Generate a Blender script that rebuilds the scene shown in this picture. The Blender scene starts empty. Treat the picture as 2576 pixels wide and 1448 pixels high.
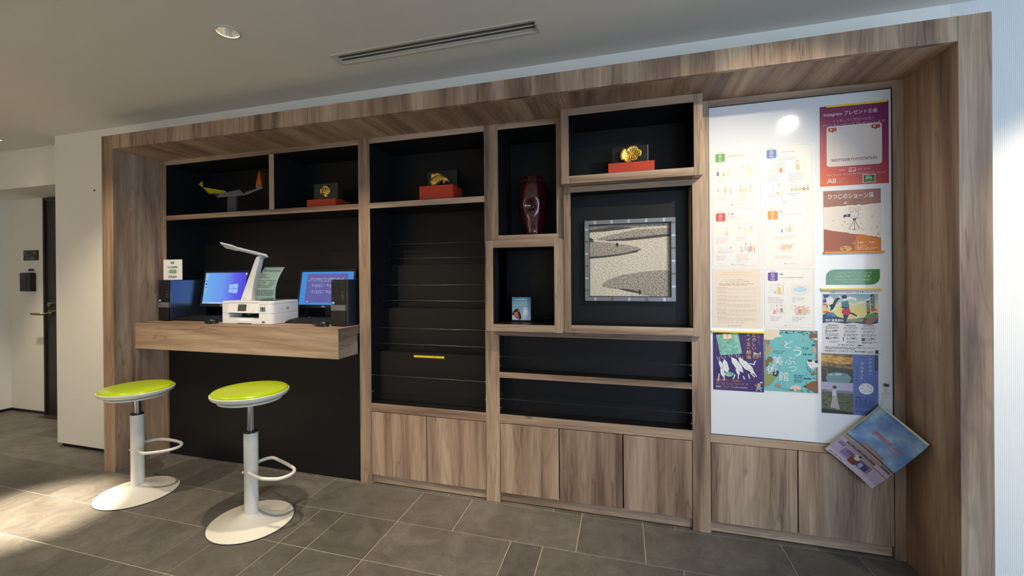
import bpy, bmesh, math, random
from mathutils import Vector, Matrix
random.seed(7)
S = bpy.context.scene
COL = S.collection
PI = math.pi

# ------------------------------------------------------------------ camera
cam_d = bpy.data.cameras.new('camera')
cam = bpy.data.objects.new('camera', cam_d)
COL.objects.link(cam)
F_PX = 1075.109
cam_d.sensor_width = 36.0
cam_d.lens = F_PX / 2576 * 36.0
cam_d.shift_x = 33.707 / 2576
cam_d.shift_y = -28.476 / 2576
cam_d.clip_start = 0.02
yaw, pit, rol = math.radians(16.2121), math.radians(-0.0867), math.radians(-0.4532)
fw = Vector((-math.sin(yaw) * math.cos(pit), math.cos(yaw) * math.cos(pit), math.sin(pit)))
rt = Vector((math.cos(yaw), math.sin(yaw), 0))
up = rt.cross(fw)
r2 = math.cos(rol) * rt + math.sin(rol) * up
u2 = -math.sin(rol) * rt + math.cos(rol) * up
M = Matrix((( r2.x, u2.x, -fw.x, 0.0), (r2.y, u2.y, -fw.y, -1.9397), (r2.z, u2.z, -fw.z, 1.2415), (0, 0, 0, 1)))
cam.matrix_world = M
S.camera = cam

# ------------------------------------------------------------------ light and exposure
S.view_settings.view_transform = 'Standard'
S.view_settings.look = 'None'
S.view_settings.gamma = 1.0
S.view_settings.use_curve_mapping = False
S.view_settings.exposure = 0.0
world = bpy.data.worlds.new('world')
S.world = world
world.use_nodes = True
bg = world.node_tree.nodes['Background']
bg.inputs[0].default_value = (0.60, 0.75, 1.0, 1)
bg.inputs[1].default_value = 1.2

def area(name, loc, rot, sx, sy, power, col):
    d = bpy.data.lights.new(name, 'AREA')
    d.shape = 'RECTANGLE'; d.size = sx; d.size_y = sy
    d.energy = power; d.color = col
    o = bpy.data.objects.new(name, d); COL.objects.link(o)
    o.location = loc; o.rotation_euler = rot
    return o
DAY = (0.53, 0.75, 1.0)
WARM = (1.0, 0.84, 0.61)
# daylight coming in through the windows behind the camera (room side, far from the frame)
area('window_daylight', (2.55, -4.05, 1.1), (PI / 2, 0, 0), 3.4, 1.7, 66, DAY)
area('window_daylight', (4.25, -1.9, 1.1), (PI / 2, 0, PI / 2), 2.6, 1.7, 36, DAY)

# downlights: x, y, power, spot angle, aim point (x, y, z)
LIGHTS = [(-1.6375, -0.484, 90, 94, (-1.55, -0.02, 0)),
          (-2.92, -0.93, 78, 92, (-3.0, -0.1, 0.3)),
          (1.13, -0.89, 108, 61, (0.22, 0.31, 1.22)),
          (1.95, -0.75, 125, 54, (1.70, 0.20, 1.25)),
          (-4.56, 0.10, 95, 64, (-4.75, 0.30, 0)),
          (-0.85, -1.0, 105, 58, (-0.95, -0.45, 0)),
          (-2.4, -2.95, 1150, 58, (-2.4, -3.0, 0)),  # from here down: unseen lamps added so floor bounce warms the ceiling
          (-4.2, -2.6, 1500, 58, (-4.3, -2.7, 0)),
          (-0.6, -2.95, 560, 58, (-0.6, -3.0, 0)),
          (-3.4, -3.6, 1100, 64, (-3.4, -3.6, 0))]
HOT = {1: (1550, 23, (-3.04, -0.48, 0))}      # narrow bright core of a beam: power, angle, aim point

# ------------------------------------------------------------------ measures (metres, y=0 is the front of the wooden surround)
D = 0.3075
XLO, XLI, XRI, XRO = -3.2327, -3.1334, 1.1632, 1.2587
ZTI, ZTO = 2.0733, 2.1631
YW = 0.20
ZC = 2.309
BK = 0.598

# ------------------------------------------------------------------ helpers
def lin(c):
    c = c / 255.0
    return c / 12.92 if c <= 0.04045 else ((c + 0.055) / 1.055) ** 2.4
def rgb(r, g, b):
    return (lin(r), lin(g), lin(b), 1.0)

MATS = {}
def mat(name, col, rough=0.5, metal=0.0, emit=None, estr=1.0, coat=0.0, spec=0.5, bump=0.0, bscale=200.0):
    if name in MATS: return MATS[name]
    m = bpy.data.materials.new(name); m.use_nodes = True
    nt = m.node_tree; b = nt.nodes['Principled BSDF']
    b.inputs['Base Color'].default_value = col
    b.inputs['Roughness'].default_value = rough
    b.inputs['Metallic'].default_value = metal
    b.inputs['Specular IOR Level'].default_value = spec
    if coat: b.inputs['Coat Weight'].default_value = coat; b.inputs['Coat Roughness'].default_value = 0.05
    if emit:
        b.inputs['Emission Color'].default_value = emit
        b.inputs['Emission Strength'].default_value = estr
    # fine procedural variation on every plain material
    tc = nt.nodes.new('ShaderNodeTexCoord'); no = nt.nodes.new('ShaderNodeTexNoise')
    no.inputs['Scale'].default_value = bscale; no.inputs['Detail'].default_value = 3
    nt.links.new(tc.outputs['Object'], no.inputs['Vector'])
    if bump:
        bp = nt.nodes.new('ShaderNodeBump'); bp.inputs['Strength'].default_value = bump; bp.inputs['Distance'].default_value = 0.002
        nt.links.new(no.outputs['Fac'], bp.inputs['Height']); nt.links.new(bp.outputs['Normal'], b.inputs['Normal'])
    else:
        mr = nt.nodes.new('ShaderNodeMapRange')
        mr.inputs['To Min'].default_value = max(0.0, rough - 0.03); mr.inputs['To Max'].default_value = min(1.0, rough + 0.03)
        nt.links.new(no.outputs['Fac'], mr.inputs['Value']); nt.links.new(mr.outputs['Result'], b.inputs['Roughness'])
    MATS[name] = m
    return m
def ink(r, g, b, rough=0.45):
    return mat('print_%d_%d_%d' % (r, g, b), rgb(r, g, b), rough)

def node_mat(name):
    m = bpy.data.materials.new(name); m.use_nodes = True
    nt = m.node_tree
    MATS[name] = m
    return m, nt, nt.nodes['Principled BSDF'], (lambda t: nt.nodes.new(t)), nt.links.new

def ramp(nt, stops):
    r = nt.nodes.new('ShaderNodeValToRGB')
    e = r.color_ramp.elements
    while len(e) > 1: e.remove(e[-1])
    e[0].position, e[0].color = stops[0]
    for p, c in stops[1:]:
        k = e.new(p); k.color = c
    return r

def wood(name, axis):
    m, nt, b, N, L = node_mat(name)
    tc = N('ShaderNodeTexCoord'); oi = N('ShaderNodeObjectInfo')
    off = N('ShaderNodeVectorMath'); off.operation = 'MULTIPLY_ADD'
    cx = N('ShaderNodeCombineXYZ')
    for k in range(3):
        mu = N('ShaderNodeMath'); mu.operation = 'MULTIPLY'; mu.inputs[1].default_value = (7.3, 11.1, 5.7)[k]
        L(oi.outputs['Random'], mu.inputs[0]); L(mu.outputs[0], cx.inputs[k])
    off.operation = 'ADD'
    L(tc.outputs['Object'], off.inputs[0]); L(cx.outputs[0], off.inputs[1])
    def mp(along, across):
        p = N('ShaderNodeMapping'); s = [across] * 3; s['XYZ'.index(axis)] = along
        p.inputs['Scale'].default_value = s; L(off.outputs[0], p.inputs['Vector']); return p
    def noise(v, sc, det, dist=0.0, rg=0.5):
        n = N('ShaderNodeTexNoise'); n.inputs['Scale'].default_value = sc; n.inputs['Detail'].default_value = det
        n.inputs['Distortion'].default_value = dist; n.inputs['Roughness'].default_value = rg
        L(v.outputs[0], n.inputs['Vector']); return n
    broad = noise(mp(0.55, 9.0), 1.0, 5, 0.5, 0.55)
    rp = ramp(nt, [(0.30, rgb(110, 87, 72)), (0.43, rgb(146, 120, 100)), (0.53, rgb(170, 144, 121)), (0.68, rgb(190, 166, 143))])
    L(broad.outputs['Fac'], rp.inputs['Fac'])
    # cathedral contour lines
    con = noise(mp(0.8, 6.0), 1.0, 2, 0.9)
    mu = N('ShaderNodeMath'); mu.operation = 'MULTIPLY'; mu.inputs[1].default_value = 46.0; L(con.outputs['Fac'], mu.inputs[0])
    sn = N('ShaderNodeMath'); sn.operation = 'SINE'; L(mu.outputs[0], sn.inputs[0])
    mr = N('ShaderNodeMapRange'); mr.inputs['From Min'].default_value = 0.55; mr.inputs['From Max'].default_value = 1.0
    mr.inputs['To Min'].default_value = 1.0; mr.inputs['To Max'].default_value = 0.86; L(sn.outputs[0], mr.inputs['Value'])
    # fine pores
    fine = noise(mp(5.0, 260.0), 1.0, 3, 0.0, 0.6)
    mf = N('ShaderNodeMapRange'); mf.inputs['From Min'].default_value = 0.3; mf.inputs['From Max'].default_value = 0.7
    mf.inputs['To Min'].default_value = 0.80; mf.inputs['To Max'].default_value = 1.12; L(fine.outputs['Fac'], mf.inputs['Value'])
    # dark cracks
    cr = noise(mp(0.9, 16.0), 1.0, 4, 0.7)
    cm = N('ShaderNodeMath'); cm.operation = 'SUBTRACT'; cm.inputs[1].default_value = 0.40; L(cr.outputs['Fac'], cm.inputs[0])
    ca = N('ShaderNodeMath'); ca.operation = 'ABSOLUTE'; L(cm.outputs[0], ca.inputs[0])
    mc = N('ShaderNodeMapRange'); mc.inputs['From Max'].default_value = 0.016; mc.inputs['To Min'].default_value = 0.62; mc.inputs['To Max'].default_value = 1.0
    L(ca.outputs[0], mc.inputs['Value'])
    # knots
    vo = N('ShaderNodeTexVoronoi'); vo.inputs['Scale'].default_value = 1.0
    L(mp(2.6, 5.0).outputs[0], vo.inputs['Vector'])
    kd = N('ShaderNodeMapRange'); kd.inputs['From Min'].default_value = 0.02; kd.inputs['From Max'].default_value = 0.075
    kd.inputs['To Min'].default_value = 0.42; kd.inputs['To Max'].default_value = 1.0; L(vo.outputs['Distance'], kd.inputs['Value'])
    sep = N('ShaderNodeSeparateColor'); L(vo.outputs['Color'], sep.inputs[0])
    gt = N('ShaderNodeMath'); gt.operation = 'GREATER_THAN'; gt.inputs[1].default_value = 0.62; L(sep.outputs[0], gt.inputs[0])
    km = N('ShaderNodeMix'); km.data_type = 'FLOAT'; km.inputs[2].default_value = 1.0
    L(gt.outputs[0], km.inputs[0]); L(kd.outputs[0], km.inputs[3])
    prod = mr.outputs[0]
    for o in (mf.outputs[0], mc.outputs[0], km.outputs[0]):
        x = N('ShaderNodeMath'); x.operation = 'MULTIPLY'; L(prod, x.inputs[0]); L(o, x.inputs[1]); prod = x.outputs[0]
    vm = N('ShaderNodeVectorMath'); vm.operation = 'SCALE'
    L(rp.outputs['Color'], vm.inputs[0]); L(prod, vm.inputs['Scale'])
    L(vm.outputs[0], b.inputs['Base Color'])
    b.inputs['Roughness'].default_value = 0.52; b.inputs['Specular IOR Level'].default_value = 0.35
    bp = N('ShaderNodeBump'); bp.inputs['Strength'].default_value = 0.12; bp.inputs['Distance'].default_value = 0.001
    L(prod, bp.inputs['Height']); L(bp.outputs[0], b.inputs['Normal'])
    return m
WX, WY, WZ = wood('oak_laminate_along_x', 'X'), wood('oak_laminate_along_y', 'Y'), wood('oak_laminate_along_z', 'Z')

def tile_mat():
    m, nt, b, N, L = node_mat('slate_tile')
    tc = N('ShaderNodeTexCoord'); oi = N('ShaderNodeObjectInfo')
    cx = N('ShaderNodeCombineXYZ')
    mu = N('ShaderNodeMath'); mu.operation = 'MULTIPLY'; mu.inputs[1].default_value = 37.0
    L(oi.outputs['Random'], mu.inputs[0]); L(mu.outputs[0], cx.inputs[2])
    ad = N('ShaderNodeVectorMath'); ad.operation = 'ADD'; L(tc.outputs['Object'], ad.inputs[0]); L(cx.outputs[0], ad.inputs[1])
    n1 = N('ShaderNodeTexNoise'); n1.inputs['Scale'].default_value = 7.0; n1.inputs['Detail'].default_value = 10; n1.inputs['Roughness'].default_value = 0.72; n1.inputs['Distortion'].default_value = 0.8
    L(ad.outputs[0], n1.inputs['Vector'])
    rp = ramp(nt, [(0.30, rgb(84, 81, 77)), (0.5, rgb(102, 98, 93)), (0.72, rgb(120, 116, 109))])
    L(n1.outputs['Fac'], rp.inputs['Fac'])
    mr = N('ShaderNodeMapRange'); mr.inputs['To Min'].default_value = 0.80; mr.inputs['To Max'].default_value = 1.12
    L(oi.outputs['Random'], mr.inputs['Value'])
    vm = N('ShaderNodeVectorMath'); vm.operation = 'SCALE'; L(rp.outputs[0], vm.inputs[0]); L(mr.outputs[0], vm.inputs['Scale'])
    n3 = N('ShaderNodeTexNoise'); n3.inputs['Scale'].default_value = 240.0; n3.inputs['Detail'].default_value = 2; L(ad.outputs[0], n3.inputs['Vector'])
    m3 = N('ShaderNodeMapRange'); m3.inputs['From Min'].default_value = 0.3; m3.inputs['From Max'].default_value = 0.7; m3.inputs['To Min'].default_value = 0.80; m3.inputs['To Max'].default_value = 1.18; L(n3.outputs['Fac'], m3.inputs['Value'])
    v3 = N('ShaderNodeVectorMath'); v3.operation = 'SCALE'; L(vm.outputs[0], v3.inputs[0]); L(m3.outputs[0], v3.inputs['Scale'])
    L(v3.outputs[0], b.inputs['Base Color'])
    b.inputs['Roughness'].default_value = 0.5
    n2 = N('ShaderNodeTexNoise'); n2.inputs['Scale'].default_value = 22.0; n2.inputs['Detail'].default_value = 9; n2.inputs['Roughness'].default_value = 0.7; n2.inputs['Distortion'].default_value = 1.5
    L(ad.outputs[0], n2.inputs['Vector'])
    bp = N('ShaderNodeBump'); bp.inputs['Strength'].default_value = 0.5; bp.inputs['Distance'].default_value = 0.004
    L(n2.outputs['Fac'], bp.inputs['Height']); L(bp.outputs[0], b.inputs['Normal'])
    return m
TILE = tile_mat()
GROUT = mat('grout', rgb(196, 184, 164), 0.9, bump=0.2)

def wallpaper(name, col, ribbed=False):
    m, nt, b, N, L = node_mat(name)
    tc = N('ShaderNodeTexCoord')
    n = N('ShaderNodeTexNoise'); n.inputs['Scale'].default_value = 260.0; n.inputs['Detail'].default_value = 4
    L(tc.outputs['Object'], n.inputs['Vector'])
    b.inputs['Base Color'].default_value = col; b.inputs['Roughness'].default_value = 0.85; b.inputs['Specular IOR Level'].default_value = 0.2
    bp = N('ShaderNodeBump'); bp.inputs['Strength'].default_value = 0.25; bp.inputs['Distance'].default_value = 0.002
    h = n.outputs['Fac']
    if ribbed:
        w = N('ShaderNodeTexWave'); w.inputs['Scale'].default_value = 55.0; w.bands_direction = 'X'; w.inputs['Distortion'].default_value = 0.6
        L(tc.outputs['Object'], w.inputs['Vector'])
        a = N('ShaderNodeMath'); a.operation = 'ADD'; L(h, a.inputs[0]); L(w.outputs['Fac'], a.inputs[1]); h = a.outputs[0]
    L(h, bp.inputs['Height']); L(bp.outputs[0], b.inputs['Normal'])
    return m
WALL = wallpaper('white_wallpaper', rgb(240, 237, 228))
WALLR = wallpaper('ribbed_white_wallpaper', rgb(228, 228, 226), True)
CEIL = wallpaper('ceiling_paint', rgb(226, 222, 213))
BLACK = mat('black_panel', rgb(21, 21, 23), 0.45, spec=0.3)
BLACKP = mat('black_plastic', rgb(22, 22, 24), 0.38)
BLACKM = mat('black_satin_metal', rgb(20, 20, 22), 0.3, spec=0.6)
BASEB = mat('black_baseboard', rgb(20, 19, 19), 0.5)
WHITEP = mat('white_plastic', rgb(226, 228, 232), 0.35)
WHITEM = mat('white_powder_coat', rgb(232, 229, 220), 0.28, spec=0.5)
CHROME = mat('chrome', rgb(200, 200, 205), 0.15, 1.0)
STEEL = mat('brushed_steel', rgb(150, 148, 142), 0.3, 1.0)
LIME = mat('lime_vinyl', rgb(178, 204, 6), 0.3, coat=0.3)
RED = mat('vermilion_lacquer', rgb(196, 60, 34), 0.5)
GOLD = mat('gold_leaf', rgb(232, 194, 96), 0.36, 0.85, bump=0.12, bscale=180)
BOARD = mat('whiteboard_enamel', rgb(232, 234, 238), 0.07, spec=0.5)

# mesh helpers -------------------------------------------------------
class MB:
    def __init__(s): s.v = []; s.f = []
    def quad(s, pts):
        n = len(s.v); s.v += [tuple(p) for p in pts]; s.f.append(tuple(range(n, n + len(pts)))); return s
    def box(s, x0, x1, y0, y1, z0, z1):
        n = len(s.v)
        s.v += [(x, y, z) for z in (z0, z1) for y in (y0, y1) for x in (x0, x1)]
        for f in ((0, 2, 3, 1), (4, 5, 7, 6), (0, 1, 5, 4), (2, 6, 7, 3), (0, 4, 6, 2), (1, 3, 7, 5)):
            s.f.append(tuple(n + i for i in f))
        return s
    def lathe(s, prof, cx=0, cy=0, seg=48, cap0=True, cap1=True):
        n = len(s.v)
        for r, z in prof:
            for k in range(seg):
                a = 2 * PI * k / seg
                s.v.append((cx + r * math.cos(a), cy + r * math.sin(a), z))
        for i in range(len(prof) - 1):
            for k in range(seg):
                k2 = (k + 1) % seg
                s.f.append((n + i * seg + k, n + i * seg + k2, n + (i + 1) * seg + k2, n + (i + 1) * seg + k))
        if cap0: s.f.append(tuple(n + k for k in reversed(range(seg))))
        if cap1: s.f.append(tuple(n + (len(prof) - 1) * seg + k for k in range(seg)))
        return s
    def tube(s, pts, r, seg=12, closed=False, cap=True):
        pts = [Vector(p) for p in pts]; n = len(s.v); m = len(pts)
        prev = None
        for i, p in enumerate(pts):
            if closed: t = (pts[(i + 1) % m] - pts[i - 1])
            else: t = pts[min(i + 1, m - 1)] - pts[max(i - 1, 0)]
            t.normalize()
            if prev is None:
                a = Vector((0, 0, 1)) if abs(t.z) < 0.9 else Vector((1, 0, 0))
                u = t.cross(a).normalized()
            else:
                u = (prev - t * prev.dot(t)).normalized()
            prev = u; w = t.cross(u)
            rr = r[i] if isinstance(r, (list, tuple)) else r
            for k in range(seg):
                a = 2 * PI * k / seg
                s.v.append(tuple(p + rr * (math.cos(a) * u + math.sin(a) * w)))
        for i in range(m if closed else m - 1):
            j = (i + 1) % m
            for k in range(seg):
                k2 = (k + 1) % seg
                s.f.append((n + i * seg + k, n + i * seg + k2, n + j * seg + k2, n + j * seg + k))
        if cap and not closed:
            s.f.append(tuple(n + k for k in reversed(range(seg))))
            s.f.append(tuple(n + (m - 1) * seg + k for k in range(seg)))
        return s
    def build(s, name, m, parent=None, smooth=False, bevel=0.0, bseg=2, loc=(0, 0, 0), auto=None):
        me = bpy.data.meshes.new(name)
        me.from_pydata(s.v, [], s.f); me.validate()
        bm = bmesh.new(); bm.from_mesh(me); bmesh.ops.recalc_face_normals(bm, faces=bm.faces)
        bm.to_mesh(me); bm.free()
        me.materials.append(m)
        if smooth:
            me.polygons.foreach_set('use_smooth', [True] * len(me.polygons))
            if auto is None: auto = 40
            me.set_sharp_from_angle(angle=math.radians(auto))
        o = bpy.data.objects.new(name, me); COL.objects.link(o)
        o.location = loc
        if parent: o.parent = parent
        if bevel:
            b = o.modifiers.new('bevel', 'BEVEL'); b.width = bevel; b.segments = bseg; b.limit_method = 'ANGLE'
            b.harden_normals = False
            me.polygons.foreach_set('use_smooth', [True] * len(me.polygons)); me.set_sharp_from_angle(angle=math.radians(30))
        return o
def box(name, m, x0, x1, y0, y1, z0, z1, parent=None, bevel=0.0):
    return MB().box(x0, x1, y0, y1, z0, z1).build(name, m, parent, bevel=bevel)
def tag(o, label=None, cat=None, group=None, kind=None):
    if label: o['label'] = label
    if cat: o['category'] = cat
    if group: o['group'] = group
    if kind: o['kind'] = kind
    return o
def thing(name, label, cat, loc=(0, 0, 0), group=None, rz=0.0):
    o = bpy.data.objects.new(name, None); COL.objects.link(o)
    o.empty_display_size = 0.05
    o.location = loc; o.rotation_euler = (0, 0, rz)
    return tag(o, label, cat, group)
def struct(o): o['kind'] = 'structure'; return o

def copy_tree(o, parent=None):
    c = o.copy(); COL.objects.link(c); c.parent = parent
    for ch in list(o.children): copy_tree(ch, c)
    return c

# text -> mesh --------------------------------------------------------
_tc = {}
def text_geo(body, bold=0.0, space=1.0):
    if any(ord(ch) > 0x2fff for ch in body): bold = min(bold, 0.006)
    key = (body, bold, space)
    if key in _tc: return _tc[key]
    cu = bpy.data.curves.new('lettering', 'FONT'); cu.body = body; cu.size = 1.0
    cu.resolution_u = 2; cu.offset = bold; cu.space_line = space
    cu.align_x = 'CENTER' if '\n' in body else 'LEFT'
    ob = bpy.data.objects.new('lettering', cu); COL.objects.link(ob)
    bpy.context.view_layer.update()
    me = ob.to_mesh()
    vs = [(v.co.x, v.co.y) for v in me.vertices]; fs = [tuple(p.vertices) for p in me.polygons]
    ob.to_mesh_clear()
    bpy.data.objects.remove(ob); bpy.data.curves.remove(cu)
    if vs:
        x0 = min(v[0] for v in vs); x1 = max(v[0] for v in vs); y0 = min(v[1] for v in vs); y1 = max(v[1] for v in vs)
    else: x0 = y0 = 0; x1 = y1 = 1
    _tc[key] = (vs, fs, x0, x1, y0, y1)
    return _tc[key]

class Sheet:
    """flat print laid on a sheet: coordinates u 0..1 from the left, v 0..1 from the top"""
    def __init__(s, w, h, warp=None):
        s.w, s.h, s.k = w, h, 0
        s.items = {}; s.warp = warp
    def _mb(s, kind, m):
        key = (kind, m.name)
        if key not in s.items: s.items[key] = (MB(), m)
        s.k += 1
        return s.items[key][0], 0.0006 + s.k * 0.000015
    def _p(s, u, v, d):
        if s.warp: return s.warp(u, v, d)
        return (u * s.w, -d, -v * s.h)
    def poly(s, pts, m, kind='print'):
        mb, d = s._mb(kind, m); mb.quad([s._p(u, v, d) for u, v in pts])
    def rect(s, u0, v0, u1, v1, m, kind='print', n=1):
        if s.warp or n > 1:
            n = max(n, 8); mb, d = s._mb(kind, m)
            for i in range(n):
                for j in range(n):
                    a, b_ = u0 + (u1 - u0) * i / n, u0 + (u1 - u0) * (i + 1) / n
                    c, e = v0 + (v1 - v0) * j / n, v0 + (v1 - v0) * (j + 1) / n
                    mb.quad([s._p(a, c, d), s._p(b_, c, d), s._p(b_, e, d), s._p(a, e, d)])
        else: s.poly([(u0, v0), (u1, v0), (u1, v1), (u0, v1)], m, kind)
    def rrect(s, u0, v0, u1, v1, r, m, kind='print', corners=(1, 1, 1, 1)):
        ru, rv = r / s.w, r / s.h; pts = []
        for k, (cu, cv, a0) in enumerate(((u1 - ru, v0 + rv, -90), (u1 - ru, v1 - rv, 0), (u0 + ru, v1 - rv, 90), (u0 + ru, v0 + rv, 180))):
            if not corners[k]:
                pts.append(((u1, v0), (u1, v1), (u0, v1), (u0, v0))[k]); continue
            for q in range(7):
                a = math.radians(a0 + q * 15)
                pts.append((cu + ru * math.cos(a), cv + rv * math.sin(a)))
        s.poly(pts, m, kind)
    def frame(s, u0, v0, u1, v1, r, t, m, fill, kind='print'):
        s.rrect(u0, v0, u1, v1, r, m, kind)
        s.rrect(u0 + t / s.w, v0 + t / s.h, u1 - t / s.w, v1 - t / s.h, max(r - t, 0.0005), fill, kind)
    def disc(s, u, v, r, m, asp=1.0, kind='print', n=20):
        s.poly([(u + r / s.w * math.cos(2 * PI * k / n), v + r * asp / s.h * math.sin(2 * PI * k / n)) for k in range(n)], m, kind)
    def line(s, pts, t, m, kind='print'):
        mb, d = s._mb(kind, m)
        for (a, b_), (c, e) in zip(pts[:-1], pts[1:]):
            dx, dy = (c - a) * s.w, (e - b_) * s.h; l = math.hypot(dx, dy) or 1e-9
            nx, ny = -dy / l * t / 2 / s.w, dx / l * t / 2 / s.h
            mb.quad([s._p(a + nx, b_ + ny, d), s._p(c + nx, e + ny, d), s._p(c - nx, e - ny, d), s._p(a - nx, b_ - ny, d)])
    def text(s, body, u, v, m, w=None, h=None, align='l', bold=0.0, rot=0.0, space=1.0):
        """(u,v): top-left (or top-centre) of the lettering; w and h in fractions of the sheet"""
        vs, fs, x0, x1, y0, y1 = text_geo(body, bold, space)
        if not vs: return
        if w is None: sy = h * s.h / (y1 - y0); sx = sy
        elif h is None: sx = w * s.w / (x1 - x0); sy = sx
        else: sx = w * s.w / (x1 - x0); sy = h * s.h / (y1 - y0)
        mb, d = s._mb('lettering', m); n = len(mb.v)
        wd = (x1 - x0) * sx
        ox = {'l': 0, 'c': -wd / 2, 'r': -wd}[align]
        ca, sa = math.cos(rot), math.sin(rot)
        for x, y in vs:
            px, py = ox + (x - x0) * sx, (y - y1) * sy
            px, py = px * ca - py * sa, px * sa + py * ca
            mb.v.append(s._p(u + px / s.w, v - py / s.h, d))
        for f in fs: mb.f.append(tuple(n + i for i in f))
    def finish(s, root):
        for (kind, mn), (mb, m) in s.items.items():
            me = bpy.data.meshes.new(kind); me.from_pydata(mb.v, [], mb.f); me.materials.append(m)
            o = bpy.data.objects.new(kind, me); COL.objects.link(o); o.parent = root
            o['kind'] = 'stuff'
def greek(s, u, v, w, h, m, rows=1, pitch=None, fill=0.9, rnd=random.Random(5)):
    """lettering too small to read: short strokes in word-like runs"""
    pitch = pitch or h * 1.8
    mb, d = s._mb('lettering', m)
    for r in range(rows):
        x = u; end = u + w * (rnd.uniform(0.6, 1.0) if r == rows - 1 and rows > 1 else 1.0)
        while x < end:
            L_ = min(rnd.uniform(0.03, 0.09) * (0.6 + w), end - x)
            a, b_, c, e = x, x + L_ * fill, v + r * pitch, v + r * pitch + h
            mb.quad([s._p(a, c, d), s._p(b_, c, d), s._p(b_, e, d), s._p(a, e, d)]); x += L_ + 0.012
# ================================================================== SETTING
floor = struct(box('floor', GROUT, -5.75, 4.4, -2.14, 0.95, -0.05, -0.0025))
struct(box('floor_rear', TILE, -5.75, 4.4, -4.3, -2.14, -0.05, 0.0))
U, X0 = 0.1498, -0.2125
YL = lambda r: 0.298 + (1 - r) * 0.3015          # rear edge of row r (row 1 touches the shelving)
KNOWN = {0: [-13, -10, -9, -1, 0, 2, 3, 7], 1: [-18, -16, -12, -10, -6, -4, 0, 2, 6, 8],
         2: [-20, -18, -14, -13, -9, -8, -6, -2, -1, 3], 3: [-20, -16, -14, -12, -11, -9, -8, -6], 4: [-19, -15, -13]}
tile_mesh = {}
def tile_obj(n0, n1, r):
    w = n1 - n0
    if w not in tile_mesh:
        hw, hd = w * U / 2 - 0.0021, 0.3015 / 2 - 0.0021
        mb = MB(); b = 0.0012
        for z, i in ((-0.012, 0), (-b, 0), (0.0, b)):
            mb.v += [(-hw + i, -hd + i, z), (hw - i, -hd + i, z), (hw - i, hd - i, z), (-hw + i, hd - i, z)]
        for k in range(2):
            for j in range(4):
                mb.f.append((k * 4 + j, k * 4 + (j + 1) % 4, k * 4 + 4 + (j + 1) % 4, k * 4 + 4 + j))
        mb.f.append((8, 9, 10, 11))
        me = bpy.data.meshes.new('tile'); me.from_pydata(mb.v, [], mb.f); me.materials.append(TILE)
        tile_mesh[w] = me
    o = bpy.data.objects.new('tile', tile_mesh[w]); COL.objects.link(o)
    o.location = (X0 + (n0 + n1) / 2 * U, YL(r) - 0.3015 / 2, 0); o.parent = floor
for r in range(-1, 9):
    ks = KNOWN.get(r, [])
    ks = [-37] + ks + [30]
    n = ks[0]
    for k in ks[1:]:
        while n < k:
            w = min(random.choice((4, 4, 4, 2, 2, 1)), k - n)
            if w == 3: w = 2
            if r in KNOWN and n in KNOWN[r] and k - n in (1, 2, 4): w = k - n
            tile_obj(n, n + w, r); n += w

struct(box('wall_back_left', WALL, -4.06, XLO, YW, 0.676, 0.028, ZC))
struct(box('baseboard_back_left', BASEB, -4.045, XLO, YW + 0.022, 0.67, 0.0, 0.028))
struct(box('wall_back_top', WALL, XLO, XRO, YW, 0.62, ZTO, ZC))
struct(box('wall_back_right', WALLR, XRO, 4.3, YW, 0.62, 0.03, ZC))
struct(box('baseboard_back_right', BASEB, XRO, 4.3, YW + 0.02, 0.6, 0.0, 0.03))
struct(box('wall_alcove', BLACK, XLO, XRO, 0.625, 0.68, 0.0, ZTO))
struct(box('wall_corridor', WALL, -5.7, -4.06, 0.676, 0.76, 0.024, ZC))
struct(box('baseboard_corridor', BASEB, -5.614, -5.112, 0.672, 0.69, 0.0, 0.024))
struct(box('wall_left', WALL, -5.72, -5.614, -4.2, 0.676, 0.024, ZC))
struct(box('baseboard_left', BASEB, -5.72, -5.611, -4.2, 0.676, 0.0, 0.024))
struct(box('trim_1', WALL, -5.614, -4.06, 0.336, 0.676, 1.997, ZC))

# rear and right walls with windows (behind the camera)
def wall_with_window(name, wname, x0, x1, y, wx0, wx1, wz0, wz1, rot):
    mb = MB()
    mb.box(x0, wx0, y - 0.1, y, 0, ZC).box(wx1, x1, y - 0.1, y, 0, ZC).box(wx0, wx1, y - 0.1, y, 0, wz0).box(wx0, wx1, y - 0.1, y, wz1, ZC)
    o = struct(mb.build(name, WALL))
    w = bpy.data.objects.new(wname, None); COL.objects.link(w); struct(w)
    fr = MB(); t = 0.05; n = 3
    fr.box(wx0, wx1, y - 0.08, y - 0.03, wz0, wz0 + t).box(wx0, wx1, y - 0.08, y - 0.03, wz1 - t, wz1)
    for k in range(n + 1):
        xx = wx0 + (wx1 - wx0 - t) * k / n
        fr.box(xx, xx + t, y - 0.08, y - 0.03, wz0 + t, wz1 - t)
    fr.build('window_frame', STEEL, w)
    for k in range(n):
        a = wx0 + (wx1 - wx0 - t) * k / n + t; b_ = wx0 + (wx1 - wx0 - t) * (k + 1) / n
        MB().box(a, b_, y - 0.058, y - 0.052, wz0 + t, wz1 - t).build('pane', GLASS, w)
    if rot is not None:
        for q in (o, w):
            q.rotation_euler = (0, 0, rot[0]); q.location = rot[1]
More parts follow.
